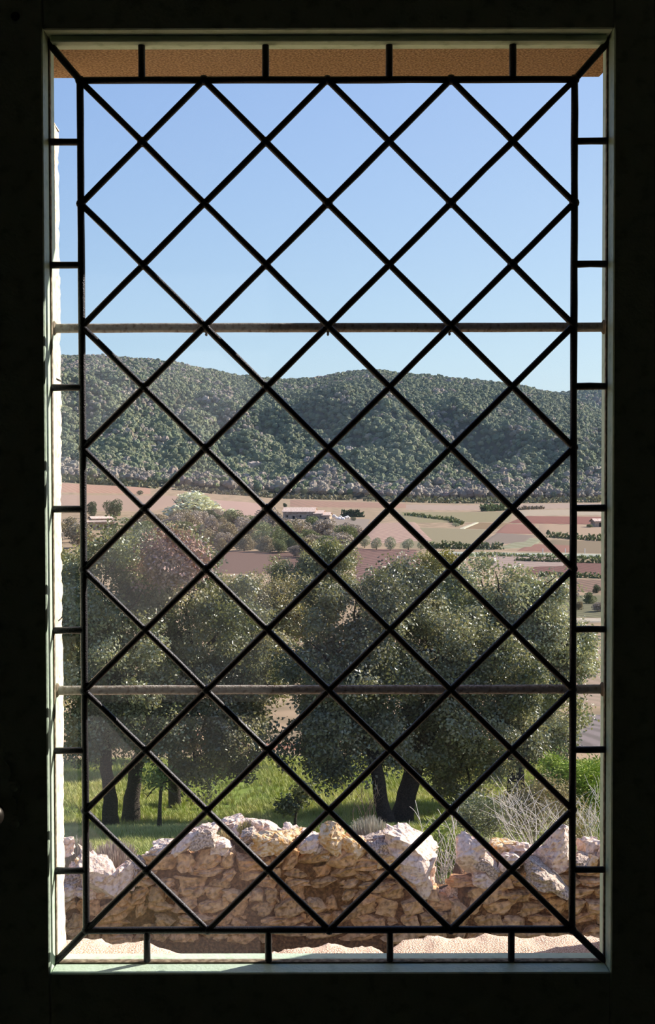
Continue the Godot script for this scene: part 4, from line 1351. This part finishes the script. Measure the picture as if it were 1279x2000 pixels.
func build_stone_wall() -> void:
	var z := CAM.z - WALL_D
	var w := thing("stone_wall", "ruined rubble stone wall with bright capstones below the window", "stone wall", "", "", Vector3(0, H(0, WALL_D) - 0.1, z))
	var base := w.position
	# earth and mortar core
	var b := MB.new()
	var n := 300
	var m := 22
	var lo := -0.25
	for k in n + 1:
		var x := lerpf(-4.6, 4.6, float(k) / n)
		var t := wall_top(x) - base.y - 0.05
		for e in m + 1:
			var y := lerpf(lo, t, float(e) / m)
			var q := 0.045 * nz.get_noise_2d(x * 130.0, y * 220.0) + 0.03 * nz.get_noise_2d(x * 420.0, y * 420.0)
			b.add(Vector3(x, y, 0.018 + q - 0.06 * smoothstep(0.9, 1.0, float(e) / m)))
		b.add(Vector3(x, t + 0.03 * nz.get_noise_1d(x * 300.0), -0.5))
		b.add(Vector3(x, lo, -0.55))
	for k in n:
		for e in m + 2:
			var a := k * (m + 3) + e
			b.quad(a, a + 1, a + m + 4, a + m + 3)
	part("core", b.mesh(), M.mortar, w)
	var lib := []
	for k in 18: lib.append(stone_mesh(100 + k, 5, [2.6, 3.5, 5.0][k % 3], 0.26, true))
	var fm := [M.face_stone_a, M.face_stone_b, M.face_stone_c, M.face_stone_a]
	# rubble courses on the near face
	var y := CAM.y - 4.0
	var top := CAM.y - 2.9
	var count := 0
	while y < top:
		var ch := rng.randf_range(0.075, 0.135)
		var x := -4.5 + rng.randf() * 0.2
		while x < 4.5:
			var sw := rng.randf_range(0.11, 0.34)
			var hh := ch * rng.randf_range(0.8, 1.25)
			var cx := x + sw / 2
			var cy := y + ch / 2 + 0.07 * nz.get_noise_2d(cx * 45.0, y * 12.0)
			x += sw * rng.randf_range(0.93, 1.0)
			if cy + hh * 0.45 > wall_top(cx) + 0.015: continue
			if count >= 299: continue
			if rng.randf() < 0.06: continue
			var bs := Basis.from_euler(Vector3(rng.randf_range(-0.1, 0.1), rng.randf_range(-0.12, 0.12), rng.randfn(0.0, 0.1))) * Basis.from_scale(Vector3(sw * 1.06, hh * 1.14, 0.24))
			part("stone", lib[rng.randi() % lib.size()], fm[rng.randi() % 4], w, Transform3D(bs, Vector3(cx, cy, z - 0.035 + rng.randf_range(-0.03, 0.03)) - base))
			count += 1
		y += ch
	print("face stones ", count)
	# capstones, each where it lies: centre, size, turn, kind of surface, how far back
	var caps := [
		[322, 1655, 52, 20, 12, 0, 0.1], [358, 1648, 40, 32, 10, 0, 0], [397, 1638, 54, 30, 8, 2, 0], [432, 1653, 40, 30, -4, 0, 0], [412, 1618, 36, 18, 6, 0, 0.35], [452, 1605, 44, 15, 10, 0, 0.45], [380, 1626, 26, 18, 5, 0, 0.3],
		[486, 1632, 26, 26, -20, 2, 0.1], [468, 1622, 26, 18, 8, 0, 0.3], [516, 1618, 60, 26, -3, 0, 0.3], [534, 1644, 74, 36, -3, 1, 0], [565, 1624, 28, 24, -25, 0, 0.25], [592, 1630, 34, 22, -8, 0, 0.25],
		[604, 1645, 42, 30, 8, 0, 0], [646, 1634, 42, 48, -6, 1, -0.02], [629, 1663, 30, 32, 6, 2, 0], [662, 1664, 34, 24, 4, 2, 0.02], [692, 1657, 44, 42, -5, 1, 0], [672, 1646, 22, 22, 10, 0, 0.2], [712, 1648, 28, 20, -30, 0, 0.2],
		[730, 1644, 42, 30, 6, 2, 0.15], [740, 1662, 44, 34, -5, 2, 0], [766, 1678, 44, 26, 4, 1, -0.02], [799, 1660, 92, 64, -3, 0, 0.05], [812, 1697, 66, 42, -8, 0, -0.02], [824, 1724, 30, 46, 12, 0, 0], [838, 1714, 20, 38, 0, 0, 0.15],
		[918, 1668, 54, 58, -22, 0, 0], [950, 1684, 50, 26, -28, 2, -0.02], [975, 1658, 42, 34, -8, 1, 0.15], [1010, 1660, 46, 30, -6, 0, 0.15], [996, 1680, 38, 28, 5, 0, 0.0], [1040, 1664, 40, 26, 4, 0, 0.15],
		[1090, 1650, 46, 78, -30, 0, 0.0], [1060, 1708, 92, 40, -28, 2, -0.06], [1078, 1682, 58, 50, -10, 0, 0.05], [1132, 1680, 32, 30, 5, 2, 0.0], [1154, 1658, 38, 36, 0, 0, 0.15], [1153, 1683, 24, 22, 0, 1, 0], [1185, 1676, 36, 40, 0, 0, 0.05], [946, 1715, 38, 24, -4, 0, -0.05],
		[126, 1655, 34, 38, 0, 0, 0.4], [194, 1706, 66, 64, -12, 0, 0.0], [236, 1714, 50, 42, 6, 0, 0.0], [158, 1683, 18, 16, 0, 1, 0.2], [145, 1692, 16, 12, 0, 0, 0.2], [266, 1704, 34, 46, 20, 2, 0.05], [292, 1690, 40, 20, 16, 0, 0.15], [300, 1672, 34, 20, 18, 0, 0.3],
		[142, 1724, 50, 34, 8, 2, 0.1], [124, 1740, 40, 30, 0, 0, 0.0], [165, 1744, 34, 22, 5, 0, 0.0], [90, 1716, 60, 50, 0, 0, 0.1], [870, 1748, 34, 22, 8, 2, 0.2], [886, 1742, 26, 22, -14, 2, 0.1], [1220, 1668, 50, 44, 4, 0, 0], [40, 1722, 60, 50, 4, 0, 0], [1270, 1672, 56, 40, -4, 1, 0]]
	for px in [-20, -75, -130, -190, -250, -310, 1325, 1375, 1430, 1490, 1550, 1610]:
		caps.append([px, curve(WALL_TOP, px) - 10, rng.randf_range(48, 66), rng.randf_range(30, 46), rng.randf_range(-12, 12), 0, 0.02])
	var cm := [M.cap_stone, M.cap_stone_lichen, M.grey_stone]
	for k in caps.size():
		var q: Array = caps[k]
		var dd: float = WALL_D + q[6]
		var c := P(q[0], q[1], dd)
		var s := dd / F
		var big: bool = q[2] * q[3] > 1400
		var mesh := stone_mesh(300 + k, 9 if big else 6, 4.5, 0.26, true)
		var bs := Basis.from_euler(Vector3(0, rng.randf_range(-0.3, 0.3), deg_to_rad(q[4]))) * Basis.from_scale(Vector3(q[2] * s * 1.12, q[3] * s * 1.12, maxf(0.16, minf(0.42, q[2] * s * 1.1))))
		part("capstone", mesh, cm[q[5]], w, Transform3D(bs, c - base))

# ---------------------------------------------------------------- grass
func tuft_mesh(sd: int, n: int, h: float) -> ArrayMesh:
	var b := MB.new()
	var r := RandomNumberGenerator.new()
	r.seed = sd
	for k in n:
		var f := r.randf() * TAU
		var o := Vector3(cos(f), 0, sin(f)) * r.randf() * h * 0.5
		var dir := Vector3(cos(f) * r.randf_range(0.1, 0.7), 1, sin(f) * r.randf_range(0.1, 0.7)).normalized()
		var side := Vector3(-sin(f), 0, cos(f)) * h * 0.035
		var hh := h * r.randf_range(0.6, 1.2)
		var m := o + dir * hh * 0.6
		var t := m + (dir + Vector3(cos(f), -0.4, sin(f)) * 0.5).normalized() * hh * 0.45
		var a := b.add(o - side); var e := b.add(o + side); var g := b.add(m + side * 0.8); var q := b.add(m - side * 0.8); var z := b.add(t)
		b.quad(a, e, g, q); b.tri(q, g, z)
		var c := r.randf_range(0.75, 1.25)
		for y in 5: b.c.append(Color(c, c, c))
	return b.mesh()

func build_meadow() -> void:
	var tuft := tuft_mesh(3, 14, 0.115)
	var xfs := []
	var cols := []
	for k in 78000:
		var d := 12.5 * pow(36.0 / 12.5, pow(rng.randf(), 0.8))
		var px := rng.randf_range(-150.0, 1430.0) if k < 66000 else rng.randf_range(-1100.0, 2300.0)
		var x := (px - 639.5) / F * d
		var n := nz2.get_noise_2d(x * 22.0, d * 22.0)
		if n < -0.28 and rng.randf() < 0.7: continue
		var c := srgb(146, 154, 78).lerp(srgb(184, 182, 114), clampf(0.4 + n * 1.2 + rng.randfn(0, 0.2), 0, 1))
		if rng.randf() < 0.06: c = srgb(186, 170, 120)
		xfs.append(Transform3D(Basis(Vector3.UP, rng.randf() * TAU).scaled(Vector3.ONE * rng.randf_range(0.6, 1.25)), at_ground(x, d)))
		cols.append(tone(c, 0.15))
	tag(multi("grass", tuft, M.grass, xfs, cols, self), "fresh green grass on the slope behind the wall", "grass")
	# red earth bank at the back of the meadow
	for q in [[520, 1478, 40.0, 3.6, "reddish earth bank between the left and middle oaks"], [345, 1452, 42.0, 3.4, "pink rocky bank seen under the left oak crown"], [668, 1490, 41.5, 2.6, "red earth patch behind the middle oak"], [940, 1530, 36.0, 3.0, "tan earth bank behind the leaning oak"]]:
		var g := P(q[0], q[1], q[2])
		g.y = H(g.x, q[2])
		var o := thing("earth_bank", q[4], "bank", "", "", g)
		part("mound", stone_mesh(int(q[0]), 8, 2.4, 0.22), M.red_bank, o, Transform3D(Basis().scaled(Vector3(q[3], (P(q[0], q[1] - 22, q[2]).y - g.y) * 2.0, 1.6)), Vector3.ZERO))
		for k in 4:
			part("stone", stone_mesh(int(q[0]) + k + 1, 3), M.cap_stone_lichen, o, Transform3D(Basis(Vector3.UP, rng.randf() * 3.0).scaled(Vector3.ONE * rng.randf_range(0.15, 0.35)), Vector3(rng.randf_range(-1.2, 1.2), (P(q[0], q[1] - 12, q[2]).y - g.y), 0.6)))

# ---------------------------------------------------------------- shrubs by the wall
func needle_shrub(called: String, label: String, px: float, py: float, d: float, wpx: float, hpx: float, c1: Color, c2: Color, n: int) -> void:
	# a dense low cushion of thin upright stems
	var g := P(px, py, d)
	var s := d / F
	var o := thing(called, label, "shrub", "", "", g)
	var b := MB.new()
	for k in n:
		var f := rng.randf() * TAU
		var rr := sqrt(rng.randf())
		var base := Vector3(cos(f) * rr * wpx * 0.35, 0, sin(f) * rr * wpx * 0.25) * s
		var tip := base + Vector3(cos(f) * rr * wpx * 0.18 + rng.randf_range(-4, 4), hpx * rng.randf_range(0.5, 1.05) * (1.0 - 0.35 * rr * rr), sin(f) * rr * wpx * 0.15 + rng.randf_range(-4, 4)) * s
		var dir := (tip - base)
		var side := dir.cross(Vector3(rng.randf_range(-1, 1), 0, rng.randf_range(-1, 1))).normalized() * 0.0032
		var a := b.add(base - side); var e := b.add(base + side); var t := b.add(tip + side * 0.4); var u := b.add(tip - side * 0.4)
		b.quad(a, e, t, u)
		var c := tone(c1.lerp(c2, rng.randf()), 0.2)
		for z in 4: b.c.append(c)
	part("stems", b.mesh(), M.dry_leaf, o).set_meta("kind", "stuff")
	var rb := MB.new()
	limb(rb, Vector3(0, -0.06, 0), Vector3(0.02, hpx * s * 0.4, 0), 0.012, 0.006)
	part("stump", rb.mesh(), M.twig_dark, o)

func build_shrubs() -> void:
	needle_shrub("dry_shrub", "grey dry tufted shrub among the left capstones", 225, 1698, 11.45, 84, 60, srgb(150, 138, 132), srgb(196, 186, 176), 1400)
	needle_shrub("dry_shrub", "grey dry shrub at the left edge beside the white stone", 150, 1694, 11.85, 70, 62, srgb(142, 132, 124), srgb(192, 182, 172), 1100)
	needle_shrub("dry_shrub", "grey lavender like shrub behind the yellow capstone", 722, 1652, 11.9, 80, 60, srgb(150, 148, 136), srgb(202, 198, 184), 1300)
	needle_shrub("dry_shrub", "small grey tuft growing on the low part of the wall gap", 856, 1757, 11.75, 50, 40, srgb(126, 124, 104), srgb(190, 184, 168), 500)
	needle_shrub("grass_tuft", "straw coloured grass tuft growing between the capstones", 480, 1630, 11.25, 34, 30, srgb(150, 140, 84), srgb(196, 180, 120), 320)
	needle_shrub("grass_tuft", "thin dry grass tuft behind the left capstones", 440, 1642, 11.15, 26, 26, srgb(170, 156, 110), srgb(206, 190, 150), 160)
	var g := P(872, 1752, 11.8)
	twig_bush("bare_shrub", "leafless shrub with white twigs growing in the gap of the wall", "shrub", g, 14, 0.62, 0.28, 0.0075, M.twig, Vector3(-0.03, 0, 0), 4)
	twig_bush("bare_shrub", "long arching white twigs above the big capstone", "shrub", P(858, 1745, 11.95), 6, 0.85, 0.42, 0.006, M.twig, Vector3(-0.16, 0.05, 0), 2)
	twig_bush("bare_shrub", "pale twiggy shrub behind the slanted capstone at the right", "shrub", P(1050, 1676, 12.2), 20, 0.72, 0.55, 0.005, M.twig, Vector3(0.02, 0, 0), 4)
	twig_bush("bare_shrub", "pale twigs at the right edge of the window", "shrub", P(1168, 1668, 12.9), 12, 0.7, 0.4, 0.005, M.twig, Vector3(-0.05, 0, 0), 4)
	twig_bush("bare_shrub", "dark thin leafless sapling behind the grey shrub", "shrub", P(700, 1650, 12.6), 6, 0.66, 0.25, 0.005, M.twig_dark, Vector3.ZERO, 4)
	twig_bush("root_tangle", "pale dry roots hanging over the right capstones", "roots", P(1070, 1700, 10.86), 6, -0.14, 0.14, 0.003, M.twig, Vector3(0.1, -0.05, 0.02), 2)
	var sp := sprig_mesh(7, 7, 0.045, 0.016, 0.09)
	var sp2 := sprig_mesh(8, 9, 0.07, 0.016, 0.1)
	for q in [["leafy_shrub", "straw coloured leafy shrub behind the right capstones", 1040, 1600, 13.5, [[1010, 1590, 50, 46], [1070, 1570, 56, 50], [1110, 1610, 40, 50]], srgb(150, 142, 96), srgb(200, 186, 150), "dry_leaf"],
			["leafy_shrub", "bright green bush at the right edge of the window", 1130, 1600, 15.5, [[1120, 1530, 60, 44], [1080, 1520, 44, 36], [1160, 1560, 40, 56]], srgb(120, 144, 50), srgb(158, 174, 76), "soft_leaf"],
			["leafy_shrub", "small grey green shrub under the leaning oak", 930, 1640, 14.5, [[930, 1590, 40, 36], [965, 1600, 36, 34]], srgb(120, 124, 92), srgb(168, 166, 140), "soft_leaf"],
			["leafy_shrub", "low yellow green weeds in the wall gap", 880, 1690, 12.4, [[862, 1650, 34, 30], [890, 1700, 30, 40]], srgb(110, 128, 46), srgb(160, 166, 70), "soft_leaf"]]:
		var foot := P(q[2], q[3], q[4])
		foot.y = H(foot.x, q[4])
		var o := thing(q[0], q[1], "shrub", "", "", foot)
		var balls := []
		var sb := MB.new()
		for w in q[5]:
			var c := P(w[0], w[1], q[4]) - foot
			var s: float = q[4] / F
			balls.append([c, Vector3(w[2] * s, w[3] * s, w[2] * s)])
			for k in 5:
				limb(sb, Vector3(rng.randf_range(-0.1, 0.1), 0, 0), c + Vector3(rng.randf_range(-0.6, 0.6) * w[2] * s, rng.randf_range(-0.2, 0.7) * w[3] * s, 0), 0.01, 0.003, 0.1, 5, 5)
		part("stems", sb.mesh(), M.twig, o)
		crown_leaves(o, balls, q[6], q[7], M[q[8]], sp2 if q[8] == "soft_leaf" else sp, 0.12, 16, 26.0, 0.7, 1.1)
	print("done")
